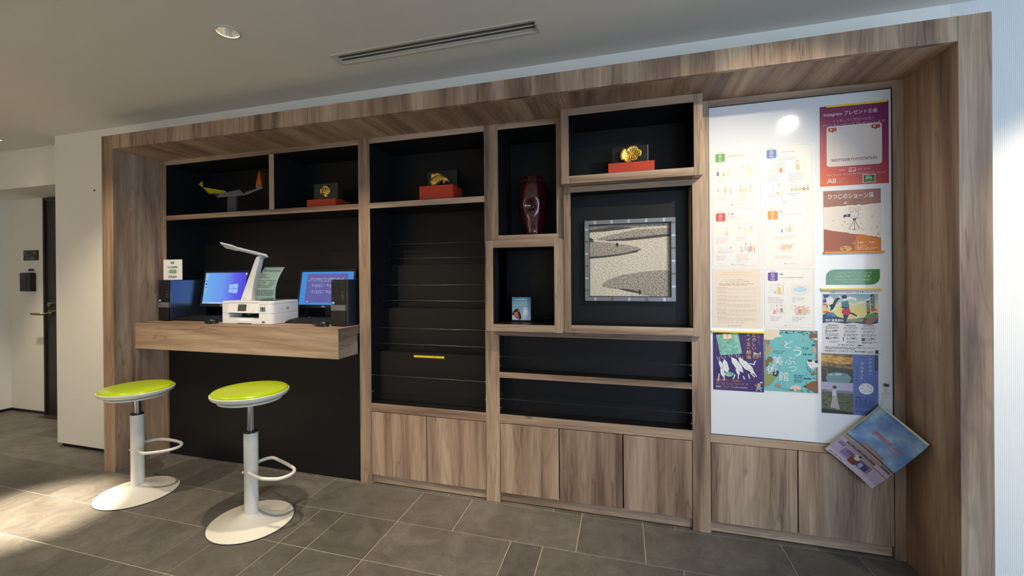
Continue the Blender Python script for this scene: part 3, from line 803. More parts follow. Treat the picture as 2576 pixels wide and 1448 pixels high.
# ------------------------------------------------------------------ monitors
SCR_L = grad_mat('desktop_wallpaper', 'X', -0.19, 0.19, [(0.0, rgb(110, 186, 250)), (0.45, rgb(112, 158, 248)), (0.75, rgb(96, 96, 240)), (1.0, rgb(70, 62, 225))], emit=0.85)
SCR_R = glow(66, 146, 232, 0.85)
def monitor(label, xc, w, h, y_bot, y_top, z_bot, z_top, left):
    yo = y_bot + 0.03
    t = thing('monitor', label, 'monitor', (xc, yo, ZD), 'computer monitors on the desk')
    tilt = math.atan2(y_top - y_bot, z_top - z_bot)
    R = Matrix.Rotation(-tilt, 4, 'X')
    pos = Vector((0, y_bot - yo, z_bot - ZD))
    hw = w / 2
    def put(o):
        o.location = pos; o.rotation_euler = R.to_euler(); return o
    fr = MB()
    b1, b2 = 0.017, 0.022
    fr.box(-hw - b1, hw + b1, -0.004, 0.018, h, h + b1).box(-hw - b1, hw + b1, -0.004, 0.018, -b2, 0).box(-hw - b1, -hw, -0.004, 0.018, 0, h).box(hw, hw + b1, -0.004, 0.018, 0, h)
    put(fr.build('bezel', BLACKP, t, bevel=0.0015))
    put(MB().box(-hw, hw, 0.0, 0.004, 0, h).build('screen', SCR_L if left else SCR_R, t))
    put(MB().box(-hw + 0.03, hw - 0.03, 0.018, 0.030, 0.02, h - 0.03).build('rear_shell', BLACKP, t, bevel=0.004))
    MB().box(-0.03, 0.03, 0.012, 0.028, 0.004, 0.16).build('neck', BLACKP, t, bevel=0.003)
    MB().box(-0.09, 0.09, -0.085, 0.035, 0.0, 0.008).build('stand_base', BLACKP, t, bevel=0.003)
    s = Sheet(w, h)
    if left:
        g = glow(158, 204, 255, 0.9)
        for (a, b_, c, d_) in ((0.605, 0.375, 0.692, 0.502), (0.698, 0.360, 0.81, 0.500), (0.605, 0.512, 0.692, 0.638), (0.698, 0.514, 0.81, 0.660)):
            s.poly([(a, b_ + 0.008), (c, b_), (c, d_), (a, d_ - 0.003)], g)
        s.rect(0, 0.945, 1, 1.0, glow(190, 210, 240, 0.85))
        for i, (c1, c2) in enumerate((((230, 235, 240), (200, 60, 60)), ((240, 240, 245), (60, 60, 70)), ((120, 190, 240), (40, 90, 160)), ((60, 110, 120), (20, 50, 60)), ((220, 120, 140), (90, 60, 160)), ((240, 190, 170), (200, 80, 80)))):
            v = 0.03 + i * 0.105
            s.rect(0.03, v, 0.065, v + 0.055, glow(*c1, 0.8)); s.rect(0.04, v + 0.018, 0.06, v + 0.045, glow(*c2, 0.8)); s.rect(0.02, v + 0.065, 0.075, v + 0.078, glow(230, 240, 255, 0.8))
        for u in (0.02, 0.06, 0.10, 0.14): s.rect(u, 0.962, u + 0.015, 0.985, glow(60, 70, 90, 0.8))
    else:
        W_ = glow(245, 245, 255, 0.85); W2 = glow(186, 188, 226, 0.85)
        s.rect(0.11, 0.06, 0.90, 0.94, glow(100, 98, 168, 0.85))
        s.text('デバイスのセットアップを完了しましょう', 0.18, 0.185, W_, w=0.64)
        greek(s, 0.13, 0.265, 0.74, 0.009, W2)
        greek(s, 0.38, 0.293, 0.28, 0.009, W2)
        for (u, v) in ((0.24, 0.39), (0.52, 0.39), (0.24, 0.58), (0.52, 0.58)):
            s.disc(u, v + 0.02, 0.007, W_); s.disc(u, v + 0.02, 0.0055, glow(100, 98, 168, 0.85))
            for k, ww in enumerate((0.2, 0.13, 0.18, 0.15)):
                greek(s, u + 0.04, v - 0.01 + 0.026 * k, ww, 0.010, W2)
        greek(s, 0.13, 0.90, 0.06, 0.012, W_)
    before = set(bpy.data.objects); s.finish(t)
    for o in [q for q in bpy.data.objects if q not in before]:
        o.location = pos + R @ Vector((-hw, -0.0002, h)); o.rotation_euler = R.to_euler()
    s = Sheet(0.06, 0.012); s.text('DELL', 0.2, 0.1, ink(190, 190, 195), h=0.8, bold=0.012)
    before = set(bpy.data.objects); s.finish(t)
    for o in [q for q in bpy.data.objects if q not in before]:
        o.location = pos + R @ Vector((-0.03, -0.0042, -0.006)); o.rotation_euler = R.to_euler()
    return t
monitor('monitor showing a blue desktop behind the desk lamp', -2.757, 0.386, 0.226, 0.45, 0.485, 1.058, 1.2815, True)
monitor('monitor showing a setup page with Japanese text', -1.945, 0.420, 0.228, 0.512, 0.552, 1.0555, 1.2795, False)

# ------------------------------------------------------------------ keyboards and mice
KEYM = mat('key_black', rgb(26, 26, 28), 0.5)
def keyboard(label, x0, x1, y0):
    t = thing('keyboard', label, 'keyboard', ((x0 + x1) / 2, y0, ZD), 'black keyboards on the desk')
    w = (x1 - x0) / 2
    mb = MB(); mb.v = [(-w, 0, 0), (w, 0, 0), (w, 0.13, 0), (-w, 0.13, 0), (-w, 0, 0.012), (w, 0, 0.012), (w, 0.13, 0.024), (-w, 0.13, 0.024)]
    mb.f = [(0, 3, 2, 1), (4, 5, 6, 7), (0, 1, 5, 4), (2, 3, 7, 6), (0, 4, 7, 3), (1, 2, 6, 5)]
    mb.build('tray', BLACKP, t, bevel=0.002)
    n = 19; kw = (2 * w - 0.02) / n
    km = None
    for r in range(6):
        for k in range(n):
            if r == 0 and 4 <= k <= 8: continue
            if km is None:
                q = MB(); q.v = [(0, 0, 0), (kw * .92, 0, 0), (kw * .92, 0.0165, 0.0016), (0, 0.0165, 0.0016), (0.0015, 0.0015, 0.006), (kw * .92 - 0.0015, 0.0015, 0.006), (kw * .92 - 0.0015, 0.014, 0.0074), (0.0015, 0.014, 0.0074)]
                q.f = [(4, 5, 6, 7), (0, 1, 5, 4), (2, 3, 7, 6), (0, 4, 7, 3), (1, 2, 6, 5)]
                km = bpy.data.meshes.new('key'); km.from_pydata(q.v, [], q.f); km.materials.append(KEYM)
            o = bpy.data.objects.new('key', km); COL.objects.link(o); o.parent = t
            yy = 0.01 + r * 0.0195
            o.location = (-w + 0.01 + k * kw, yy, 0.0125 + yy / 0.13 * 0.012)
    sp_ = MB(); sp_.box(-w + 0.01 + 4 * kw, -w + 0.01 + 9 * kw - 0.002, 0.010, 0.0265, 0.0130, 0.0195); sp_.build('space_bar', KEYM, t, bevel=0.001)
    return t
keyboard('black keyboard before the monitor with the blue desktop', -2.985, -2.575, 0.285)
keyboard('black keyboard between printer and right computer tower', -2.085, -1.690, 0.312)
def mouse(label, x, y, rz):
    t = thing('computer_mouse', label, 'mouse', (x, y, ZD), 'black computer mice', rz)
    mb = MB(); n = 16; m = 9
    for j in range(m):
        for i in range(n):
            a = 2 * PI * i / n; ph = PI / 2 * j / (m - 1)
            rr = math.cos(ph)
            yy = 0.058 * math.sin(a) * rr; xx = 0.031 * math.cos(a) * rr * (1 - 0.12 * math.sin(a))
            zz = 0.036 * math.sin(ph) ** 0.75 * (1 - 0.25 * (yy / 0.058))
            mb.v.append((xx, yy, zz))
    for j in range(m - 1):
        for i in range(n):
            mb.f.append((j * n + i, j * n + (i + 1) % n, (j + 1) * n + (i + 1) % n, (j + 1) * n + i))
    mb.build('shell', BLACKP, t, smooth=True, auto=80)
    w = MB(); w.tube([(-0.004, 0.028, 0.028), (0.004, 0.028, 0.028)], 0.008, 14); w.build('scroll_wheel', FOOT, t, smooth=True)
    c = MB(); c.tube(smooth_path([(0, 0.052, 0.006), (0.0, 0.08, 0.003), (0.01, 0.11, 0.0025), (0.03, 0.15, 0.0025)], 5), 0.0016, 8); c.build('cable', BLACKP, t, smooth=True)
    return t
mouse('black mouse on the desk just left of the printer', -2.572, 0.205, 1.3)
mouse('black mouse on the desk before the right keyboard', -1.738, 0.225, 1.25)

# ------------------------------------------------------------------ printer
pt = thing('printer', 'white inkjet printer in the middle of the desk', 'printer', (-2.295, 0.215, ZD))
pw, pd, ph = 0.198, 0.235, 0.1455
def rr_prism(mb, x0, x1, y0, y1, z0, z1, r):
    """upright block with rounded vertical edges; r = radii of front-left, front-right, rear-right, rear-left"""
    ol = []
    for (cx, cy, a0, q) in ((x0 + r[0], y0 + r[0], 180, r[0]), (x1 - r[1], y0 + r[1], 270, r[1]), (x1 - r[2], y1 - r[2], 0, r[2]), (x0 + r[3], y1 - r[3], 90, r[3])):
        for k in range(7):
            a = math.radians(a0 + 15 * k); ol.append((cx + q * math.cos(a), cy + q * math.sin(a)))
    n = len(ol); b0 = len(mb.v)
    mb.v += [(x, y, z0) for x, y in ol] + [(x, y, z1) for x, y in ol]
    mb.f += [tuple(b0 + k for k in reversed(range(n))), tuple(b0 + n + k for k in range(n))] + [(b0 + k, b0 + (k + 1) % n, b0 + n + (k + 1) % n, b0 + n + k) for k in range(n)]
    return mb
RAD = (0.008, 0.034, 0.012, 0.012)
rr_prism(MB(), -pw, pw, 0.0, pd, 0.0700, ph - 0.0195, RAD).build('upper_body', WHITEP, pt, bevel=0.001)
lb = MB(); rr_prism(lb, -pw, -0.139, 0.0, pd, 0.002, 0.0692, (0.008, 0.001, 0.001, 0.012)); rr_prism(lb, 0.099, pw, 0.0, pd, 0.002, 0.0692, (0.001, 0.034, 0.012, 0.001))
lb.box(-0.139, 0.099, 0.0, pd, 0.002, 0.036).box(-0.139, 0.099, 0.10, pd, 0.036, 0.0692)
lb.build('lower_body', WHITEP, pt)
rr_prism(MB(), -pw, pw, 0.002, pd, ph - 0.0187, ph, RAD).build('scanner_lid', WHITEP, pt, bevel=0.003)
rr_prism(MB(), -pw + 0.003, pw - 0.003, 0.005, pd - 0.003, 0.066, ph - 0.016, RAD).build('inner_shell', ink(96, 100, 108), pt)
mb = MB(); mb.v = [(-0.145, -0.010, 0.0705), (0.099, -0.010, 0.0705), (0.098, 0.002, 0.136), (-0.137, 0.002, 0.136), (-0.145, 0.02, 0.0705), (0.099, 0.02, 0.0705), (0.098, 0.02, 0.136), (-0.137, 0.02, 0.136)]
mb.f = [(0, 1, 2, 3), (4, 7, 6, 5), (0, 4, 5, 1), (2, 6, 7, 3), (0, 3, 7, 4), (1, 5, 6, 2)]
mb.build('control_panel', WHITEP, pt, bevel=0.0015)
ang = math.atan2(0.012, 0.0655)
s = Sheet(0.243, 0.0666)
s.rect(0.345, 0.18, 0.62, 0.82, ink(58, 60, 62, 0.2)); s.rect(0.37, 0.22, 0.595, 0.77, ink(70, 78, 66, 0.2)); s.rect(0.03, 0.0, 0.98, 0.05, ink(150, 154, 160))
for u, v in ((0.70, 0.24), (0.69, 0.45), (0.68, 0.68), (0.665, 0.84), (0.89, 0.4), (0.88, 0.58), (0.87, 0.74), (0.865, 0.84)):
    s.disc(u, v, 0.0024, ink(150, 155, 160)); s.disc(u, v, 0.0018, ink(222, 224, 228))
s.disc(0.70, 0.46, 0.0015, ink(40, 40, 44)); greek(s, 0.42, 0.09, 0.12, 0.035, ink(150, 154, 160))
sheet_on(pt, s, (-0.145, 0.002, 0.136), (-ang, 0, 0))
box('paper_slot', mat('slot_dark', rgb(20, 22, 26), 0.6), -0.139, 0.099, 0.098, 0.1, 0.036, 0.0692, pt)
box('slot_tray', WHITEP, -0.136, 0.05, 0.01, 0.098, 0.0362, 0.039, pt)
MB().box(-0.066, 0.04, -0.010, 0.012, 0.006, 0.026).build('tray_handle', WHITEP, pt, bevel=0.003)
box('green_lever', ink(70, 150, 70), -0.06, -0.035, 0.06, 0.09, 0.050, 0.066, pt)
s = Sheet(0.040, 0.042); s.rect(0, 0, 1, 1, ink(120, 122, 126)); s.rect(0.05, 0.03, 0.95, 0.36, ink(235, 236, 240)); s.rect(0.05, 0.40, 0.95, 0.97, ink(40, 40, 44))
for u, v in ((0.22, 0.58), (0.75, 0.58), (0.25, 0.82), (0.7, 0.84)): s.disc(u, v, 0.004, ink(210, 212, 216))
sheet_on(pt, s, (0.110, 0.0, 0.123))
s = Sheet(0.026, 0.011); s.rect(0, 0, 1, 1, ink(150, 140, 130)); s.rect(0.1, 0.2, 0.6, 0.8, ink(60, 40, 40)); sheet_on(pt, s, (0.122, -0.0002, 0.020))
s = Sheet(0.12, 0.03); s.line([(0.1, 0.7), (0.25, 0.2), (0.35, 0.7), (0.5, 0.2)], 0.0012, ink(120, 120, 130)); s.rect(0.6, 0.15, 0.78, 0.75, ink(225, 190, 80)); s.rect(0.63, 0.2, 0.75, 0.55, ink(120, 140, 190))
sheet_on(pt, s, (pw + 0.0003, 0.05, 0.108), (0, 0, PI / 2))
ZP = ZD + ph
# ------------------------------------------------------------------ desk lamp
lp = thing('desk_lamp', 'white folding LED desk lamp standing on the printer', 'lamp', (-2.388, 0.33, ZP))
mb = MB()
prof = [(0.0, -0.0445, 0.0445, 0.030), (0.10, -0.004, 0.056, 0.025), (0.20, 0.037, 0.080, 0.020), (0.272, 0.066, 0.104, 0.016), (0.288, 0.076, 0.108, 0.012)]
for z, xa, xb, d_ in prof: mb.v += [(xa, -d_, z), (xb, -d_, z), (xb, d_, z), (xa, d_, z)]
for k in range(len(prof) - 1):
    for j in range(4): mb.f.append((k * 4 + j, k * 4 + (j + 1) % 4, k * 4 + 4 + (j + 1) % 4, k * 4 + 4 + j))
mb.f += [(3, 2, 1, 0), tuple(len(mb.v) - 4 + j for j in range(4))]
mb.build('stem', WHITEP, lp, bevel=0.002)
MB().tube([(0.108, -0.018, 0.284), (0.108, 0.018, 0.284)], 0.010, 18).build('hinge', mat('lamp_hinge', rgb(170, 176, 186), 0.35), lp, smooth=True)
# folding arm: flat bar from the hinge down-left to the head, swung slightly forward
A, B_ = Vector((0.150, 0.0, 0.288)), Vector((-0.150, -0.065, 0.3655))
ax = (B_ - A).normalized(); sd = Vector((0, 1, -0.55)); sd = sd - ax * ax.dot(sd); sd.normalize(); nn = ax.cross(sd)
mb = MB(); 
for t_, hw_, th in ((0.0, 0.012, 0.005), (0.03, 0.015, 0.006), (0.66, 0.017, 0.006), (0.74, 0.030, 0.006), (1.0, 0.032, 0.004)):
    c = A + (B_ - A) * t_
    mb.v += [tuple(c + sd * a + nn * b_) for a, b_ in ((-hw_, -th), (hw_, -th), (hw_, th), (-hw_, th))]
for k in range(4):
    for j in range(4): mb.f.append((k * 4 + j, k * 4 + (j + 1) % 4, k * 4 + 4 + (j + 1) % 4, k * 4 + 4 + j))
mb.f += [(3, 2, 1, 0), (16, 17, 18, 19)]
mb.build('arm', WHITEP, lp)
dn = nn if nn.z < 0 else -nn
mb = MB(); mb.quad([tuple(A + (B_ - A) * t_ + sd * a + dn * 0.0066) for t_, a in ((0.76, -0.026), (0.76, 0.026), (0.98, 0.028), (0.98, -0.028))])
mb.build('led_panel', mat('led_diffuser', rgb(236, 232, 216), 0.5), lp)
s = Sheet(0.05, 0.3); s.text('Panasonic', 0.1, 0.93, ink(120, 122, 128), w=0.8)
s.disc(0.95, 0.42, 0.008, ink(190, 194, 200)); s.disc(0.95, 0.42, 0.0068, ink(226, 228, 232))
sheet_on(lp, s, (-0.03, -0.0335, 0.3), (-0.03, 0, 0))

# ------------------------------------------------------------------ curled paper sign
def curl_sheet(name, m, w, h, fn, nu=4, nv=14):
    mb = MB()
    for j in range(nv + 1):
        for i in range(nu + 1): mb.v.append(fn(i / nu, j / nv, 0.0))
    for j in range(nv):
        for i in range(nu): mb.f.append((j * (nu + 1) + i, j * (nu + 1) + i + 1, (j + 1) * (nu + 1) + i + 1, (j + 1) * (nu + 1) + i))
    o = mb.build(name, m, smooth=True, auto=180)
    o.modifiers.new('thickness', 'SOLIDIFY').thickness = 0.0005
    o.modifiers['thickness'].offset = -1
    return o
wc = thing('paper_notice', 'pale green curled notice headed web corner standing on the printer', 'notice', (-2.18, 0.25, ZP))
def wcf(u, v, d):
    z = 0.213 * (1 - v)
    return (-0.08 + 0.160 * u + 0.004 * (1 - v), 0.075 * (z / 0.213) - 0.028 * math.sin(PI * z / 0.213) - d, z + 0.003)
PG = mat('pale_green_paper', rgb(126, 150, 150), 0.7)
o = curl_sheet('paper', PG, 0.16, 0.213, wcf); o.parent = wc
s = Sheet(0.16, 0.213, wcf); K_ = ink(40, 52, 52)
s.disc(0.18, 0.075, 0.0125, K_); s.disc(0.19, 0.055, 0.0105, PG)
s.text('WEB CORNER', 0.30, 0.09, K_, w=0.62, h=0.052, bold=0.015)
for v, w_ in ((0.225, 0.24), (0.27, 0.28), (0.315, 0.46), (0.40, 0.84), (0.45, 0.40), (0.50, 0.36), (0.55, 0.76), (0.60, 0.64), (0.69, 0.86), (0.735, 0.84), (0.78, 0.84), (0.825, 0.80)): greek(s, 0.08, v, w_, 0.016, K_)
for u, v, w_ in ((0.64, 0.45, 0.26), (0.64, 0.50, 0.26), (0.58, 0.93, 0.38)): greek(s, u, v, w_, 0.016, K_)
s.finish(wc)
box('clip_stand', mat('clip_plastic', rgb(70, 84, 78), 0.2), -0.02, 0.06, -0.014, 0.02, 0.0, 0.012, wc, 0.002)

# ------------------------------------------------------------------ face mask sign on the left tower
fs = thing('counter_sign', 'white face mask notice standing on the left computer tower', 'notice', (-3.010, 0.285, ZD + 0.2815))
box('acrylic_sheet', mat('white_card', rgb(228, 230, 234), 0.4), -0.0865, 0.0865, 0.0, 0.003, 0.002, 0.1425, fs)
box('sign_foot', mat('clear_acrylic_foot', rgb(120, 126, 134), 0.15), -0.05, 0.0, -0.006, 0.045, 0.0, 0.0022, fs)
s = Sheet(0.173, 0.1405); GR = ink(46, 116, 64); DG = ink(70, 76, 74)
s.poly([(0.40, 0.09), (0.49, 0.11), (0.58, 0.09), (0.57, 0.155), (0.58, 0.22), (0.49, 0.20), (0.40, 0.22), (0.41, 0.155)], GR)
s.text('ibis', 0.49, 0.125, ink(230, 240, 230), w=0.08, align='c')
s.text('マスクの着用に', 0.5, 0.31, DG, w=0.58, align='c'); greek(s, 0.24, 0.385, 0.52, 0.03, DG)
s.rrect(0.33, 0.50, 0.67, 0.68, 0.008, GR); s.rrect(0.355, 0.525, 0.645, 0.655, 0.006, ink(170, 205, 176))
for v in (0.55, 0.585, 0.62): s.line([(0.37, v), (0.63, v)], 0.0022, GR)
s.line([(0.33, 0.535), (0.275, 0.55), (0.265, 0.595), (0.285, 0.635), (0.33, 0.645)], 0.002, GR); s.line([(0.67, 0.535), (0.725, 0.55), (0.735, 0.595), (0.715, 0.635), (0.67, 0.645)], 0.002, GR)
s.text('Please wear a', 0.5, 0.775, DG, w=0.4, align='c'); s.text('FACE MASK', 0.5, 0.83, DG, w=0.46, align='c', bold=0.01)
sheet_on(fs, s, (-0.0865, -0.0002, 0.1425))

# ------------------------------------------------------------------ loose cables
CB = MB(); CB.tube(smooth_path([(-2.64, 0.55, ZD + 0.003), (-2.62, 0.54, ZD + 0.03), (-2.585, 0.50, ZD + 0.012), (-2.53, 0.52, ZD + 0.003), (-2.51, 0.54, ZD + 0.003)], 6), 0.0022, 8)
tag(CB.build('power_cable', BLACKP, smooth=True), 'thin black cable lying under the monitor with the blue desktop', 'cable')
CB = MB(); CB.tube(smooth_path([(-2.20, 0.51, ZD + 0.003), (-2.15, 0.52, ZD + 0.03), (-2.11, 0.51, ZD + 0.012), (-2.08, 0.53, ZD + 0.02), (-2.055, 0.55, ZD + 0.003)], 6), 0.0022, 8)
tag(CB.build('power_cable', BLACKP, smooth=True), 'thin black cable lying under the monitor with the setup page', 'cable')

# ------------------------------------------------------------------ ornaments
def plinth(label, x0, x1, y0, d, z0, h):
    return tag(MB().box(0, x1 - x0, 0, d, 0, h).build('plinth_block', RED, bevel=0.0012, loc=(x0, y0, z0)), label, 'plinth', 'red plinth blocks under the gold ornaments')
plinth('red block under the gold fish ornament', -1.158, -0.944, 0.37, 0.15, 1.6865, 0.0905)
plinth('red block under the gold cluster ornament', -1.985, -1.762, 0.40, 0.15, 1.6865, 0.062)
plinth('red block under the gold shell ornament', -0.068, 0.1545, 0.31, 0.12, 1.7375, 0.072)
BACKB = mat('dark_stone_block', rgb(46, 48, 47), 0.55)
# fish
fi = thing('fish_ornament', 'gold sea bream ornament before a dark block', 'ornament', (-1.05, 0.405, 1.777))
MB().box(-0.085, 0.108, 0.028, 0.10, 0.0, 0.098).build('backing_block', mat('black_block', rgb(24, 24, 25), 0.5), fi, bevel=0.001)
def relief(outline, depth, n=6, dome=1.0):
    """pillow-like solid grown from an outline in the x-z plane, towards the viewer (-y)"""
    mb = MB(); m = len(outline)
    cx = sum(p[0] for p in outline) / m; cz = sum(p[1] for p in outline) / m
    for k in range(n + 1):
        t_ = k / n; sc = math.cos(t_ * PI / 2) ** 0.6 if k < n else 0.0
        yy = -depth * math.sin(t_ * PI / 2)
        for x, z in outline: mb.v.append((cx + (x - cx) * sc, yy, cz + (z - cz) * sc))
    for k in range(n):
        for j in range(m): mb.f.append((k * m + j, k * m + (j + 1) % m, (k + 1) * m + (j + 1) % m, (k + 1) * m + j))
    mb.f.append(tuple(range(m)))
    return mb
FP = lambda L: [((x - 505) * 0.000880 - 0.053, (768 - z) * 0.000905 - 0.004) for x, z in L]
relief(FP([(506, 738), (508, 722), (520, 705), (540, 694), (565, 688), (592, 689), (612, 697), (628, 709), (638, 722), (628, 728), (612, 726), (600, 730), (585, 734), (570, 740), (558, 752), (545, 762), (528, 767), (512, 758)]), 0.022).build('fish_body', GOLD, fi, smooth=True, auto=80)
relief(FP([(622, 704), (634, 714), (645, 732), (650, 743), (640, 738), (624, 731), (612, 736), (604, 754), (598, 742), (600, 727)]), 0.010).build('tail_fin', GOLD, fi, smooth=True, auto=60)
relief(FP([(508, 716), (511, 676), (519, 690), (526, 673), (533, 686), (542, 672), (548, 684), (557, 673), (562, 684), (572, 676), (596, 687), (575, 692), (540, 697), (520, 708)]), 0.006).build('dorsal_fin', GOLD, fi, smooth=True, auto=40)
relief(FP([(548, 726), (566, 722), (578, 732), (570, 742), (556, 738)]), 0.026).build('pectoral_fin', GOLD, fi, smooth=True, auto=60)
MB().tube([(-0.0415, -0.008, 0.026), (-0.0415, -0.0185, 0.026)], 0.0045, 12).build('eye', GOLD, fi, smooth=True)
sc_ = MB()
for i in range(7):
    for j in range(5):
        x, z = -0.022 + i * 0.010 + (j % 2) * 0.005, 0.020 + j * 0.0095 + (0.006 if 1 < i < 5 else 0)
        if z < 0.062 - abs(i - 2.5) * 0.004 and z > 0.012 + i * 0.004: sc_.tube([(x, -0.012, z), (x, -0.0215 + abs(i - 3) * 0.002, z)], 0.0048, 8)
sc_.build('scales', GOLD, fi, smooth=True, auto=50)
# cluster
cl = thing('cluster_ornament', 'gold knobbly cluster ornament on a grey stone block', 'ornament', (-1.86, 0.43, 1.7485))
MB().box(-0.092, 0.090, 0.0, 0.05, 0.0, 0.107).build('backing_block', BACKB, cl, bevel=0.001)
rnd = random.Random(3)
mb = MB()
def blob(mb, c, r, n=8, m=6, sy=0.8):
    k0 = len(mb.v)
    for j in range(m + 1):
        ph = PI * j / m
        for i in range(n):
            a = 2 * PI * i / n
            mb.v.append((c[0] + r * math.sin(ph) * math.cos(a), c[1] + r * sy * math.sin(ph) * math.sin(a), c[2] + r * math.cos(ph)))
    for j in range(m):
        for i in range(n): mb.f.append((k0 + j * n + i, k0 + j * n + (i + 1) % n, k0 + (j + 1) * n + (i + 1) % n, k0 + (j + 1) * n + i))
for i in range(34):
    a = rnd.uniform(0, 2 * PI); rr = 0.033 * math.sqrt(rnd.random())
    blob(mb, (rr * math.cos(a) * 1.1, -0.006 - 0.010 * (1 - rr / 0.034), 0.060 + rr * math.sin(a) * 0.85), rnd.uniform(0.006, 0.0105), 8, 5)
mb.build('gold_cluster', GOLD, cl, smooth=True, auto=80)
relief([(-0.026, 0.042), (-0.012, 0.040), (-0.010, 0.014), (0.016, 0.013), (0.018, 0.030), (0.034, 0.036), (0.036, 0.046), (0.026, 0.058), (-0.024, 0.058)], 0.014).build('gold_stem', GOLD, cl, smooth=True, auto=60)
# shell
se = thing('shell_ornament', 'gold scalloped shell ornament standing on the upper red block', 'ornament', (0.042, 0.335, 1.8095))
SO = [(815, 870), (808, 840), (818, 800), (842, 768), (862, 766), (884, 776), (910, 752), (955, 744), (1000, 752), (1020, 782), (1048, 794), (1059, 828), (1042, 860), (1012, 866), (1002, 892), (962, 902), (935, 893), (905, 914), (870, 908), (850, 888), (826, 890)]
SO = [((x - 933) * 0.000425, (915 - z) * 0.00049) for x, z in SO]
SO = [(a.x, a.y) for a in smooth_path([(x, z, 0) for x, z in SO + [SO[0]]], 4)][:-1]
mb = MB(); n = len(SO); m = 8; kx, kz = (955 - 933) * 0.000425, (915 - 858) * 0.00049
for j in range(m + 1):
    t_ = j / m
    for i, (x, z) in enumerate(SO):
        rr_ = 0.0022 * math.sin(i / n * 2 * PI * 26) * t_ * (1 - t_) * 3
        mb.v.append((kx + (x - kx) * t_, -0.004 - 0.026 * t_ ** 1.6 + 0.010 * max(0, t_ - 0.8) * 5 * t_ + rr_, kz + (z - kz) * t_))
for j in range(m):
    for i in range(n): mb.f.append((j * n + i, j * n + (i + 1) % n, (j + 1) * n + (i + 1) % n, (j + 1) * n + i))
o = mb.build('shell_bowl', GOLD, se, smooth=True, auto=80)
o.modifiers.new('thickness', 'SOLIDIFY').thickness = 0.004
mb = MB(); blob(mb, (kx, -0.010, kz), 0.006); mb.build('centre_knob', GOLD, se, smooth=True, auto=80)
mb = MB(); mb.tube([(kx + 0.012 * math.cos(a * PI / 12), -0.011, kz + 0.012 * math.sin(a * PI / 12)) for a in range(24)], 0.0022, 8, closed=True); mb.build('centre_ring', GOLD, se, smooth=True)
box('rest_pin', GOLD, -0.004, 0.004, -0.006, 0.01, 0.0, 0.02, se)
MB().box(0.082, 0.0855, 0.01, 0.012, 0.0, 0.09).build('acrylic_edge', mat('acrylic_edge', rgb(150, 150, 150), 0.1), se)
MB().box(-0.09, 0.082, 0.012, 0.016, 0.0, 0.09).build('backing_panel', mat('black_backing', rgb(14, 14, 15), 0.4), se)

# ------------------------------------------------------------------ folded sculpture
sc = thing('folded_sculpture', 'faceted grey, yellow and orange folded sculpture on a slim stand', 'sculpture', (-2.63, 0.42, 1.6865))
def facet(name, m, pts):
    """folded sheet facet, 4 mm thick, in the sculpture's own axes"""
    P_ = [Vector((x + 2.63, y - 0.42, z - 1.6865)) for x, y, z in pts]
    nrm = (P_[1] - P_[0]).cross(P_[2] - P_[0]).normalized() * 0.002
    mb = MB(); k = len(P_)
    mb.v = [tuple(p + nrm) for p in P_] + [tuple(p - nrm) for p in P_]
    mb.f = [tuple(range(k)), tuple(range(2 * k - 1, k - 1, -1))] + [(i, (i + 1) % k, k + (i + 1) % k, k + i) for i in range(k)]
    return mb.build(name, m, sc)
YEL, SILV, ORA, DGY = mat('yellow_lacquer', rgb(196, 186, 24), 0.45), mat('silver_grey_lacquer', rgb(146, 147, 150), 0.4, bump=0.2, bscale=400), mat('orange_lacquer', rgb(206, 104, 22), 0.45), mat('dark_grey_lacquer', rgb(66, 68, 70), 0.5)
facet('yellow_tip', YEL, [(-2.934, 0.42, 1.918), (-2.902, 0.42, 1.939), (-2.870, 0.40, 1.891)])
facet('grey_fold', DGY, [(-2.934, 0.42, 1.918), (-2.870, 0.40, 1.891), (-2.838, 0.42, 1.845)])
facet('yellow_panel', YEL, [(-2.867, 0.40, 1.889), (-2.719, 0.45, 1.863), (-2.705, 0.44, 1.848), (-2.789, 0.40, 1.841), (-2.838, 0.42, 1.8445)])
facet('grey_fold', DGY, [(-2.789, 0.40, 1.841), (-2.738, 0.42, 1.840), (-2.727, 0.39, 1.8105)])
facet('silver_panel', SILV, [(-2.738, 0.42, 1.840), (-2.604, 0.46, 1.866), (-2.502, 0.41, 1.8155), (-2.727, 0.39, 1.8105)])
facet('silver_panel', SILV, [(-2.516, 0.42, 1.836), (-2.467, 0.46, 1.865), (-2.439, 0.45, 1.863), (-2.3514, 0.41, 1.855), (-2.481, 0.39, 1.814)])
facet('silver_wing', mat('silver_foil', rgb(176, 178, 182), 0.32, 0.6, bump=0.5, bscale=300), [(-2.439, 0.44, 1.863), (-2.428, 0.43, 1.890), (-2.3514, 0.41, 1.8545)])
facet('orange_fin', ORA, [(-2.428, 0.43, 1.890), (-2.410, 0.44, 1.984), (-2.3568, 0.41, 1.863)])
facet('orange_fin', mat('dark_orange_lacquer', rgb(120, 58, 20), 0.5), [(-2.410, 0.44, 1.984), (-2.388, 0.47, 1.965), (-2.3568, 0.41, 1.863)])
box('stand_post', mat('stand_grey', rgb(74, 75, 79), 0.5), -0.038, 0.037, -0.004, 0.012, 0.0, 0.128, sc)
MB().box(-0.05, 0.05, -0.03, 0.05, 0, 0.004).build('stand_foot', mat('stand_grey', rgb(74, 75, 79), 0.5), sc)

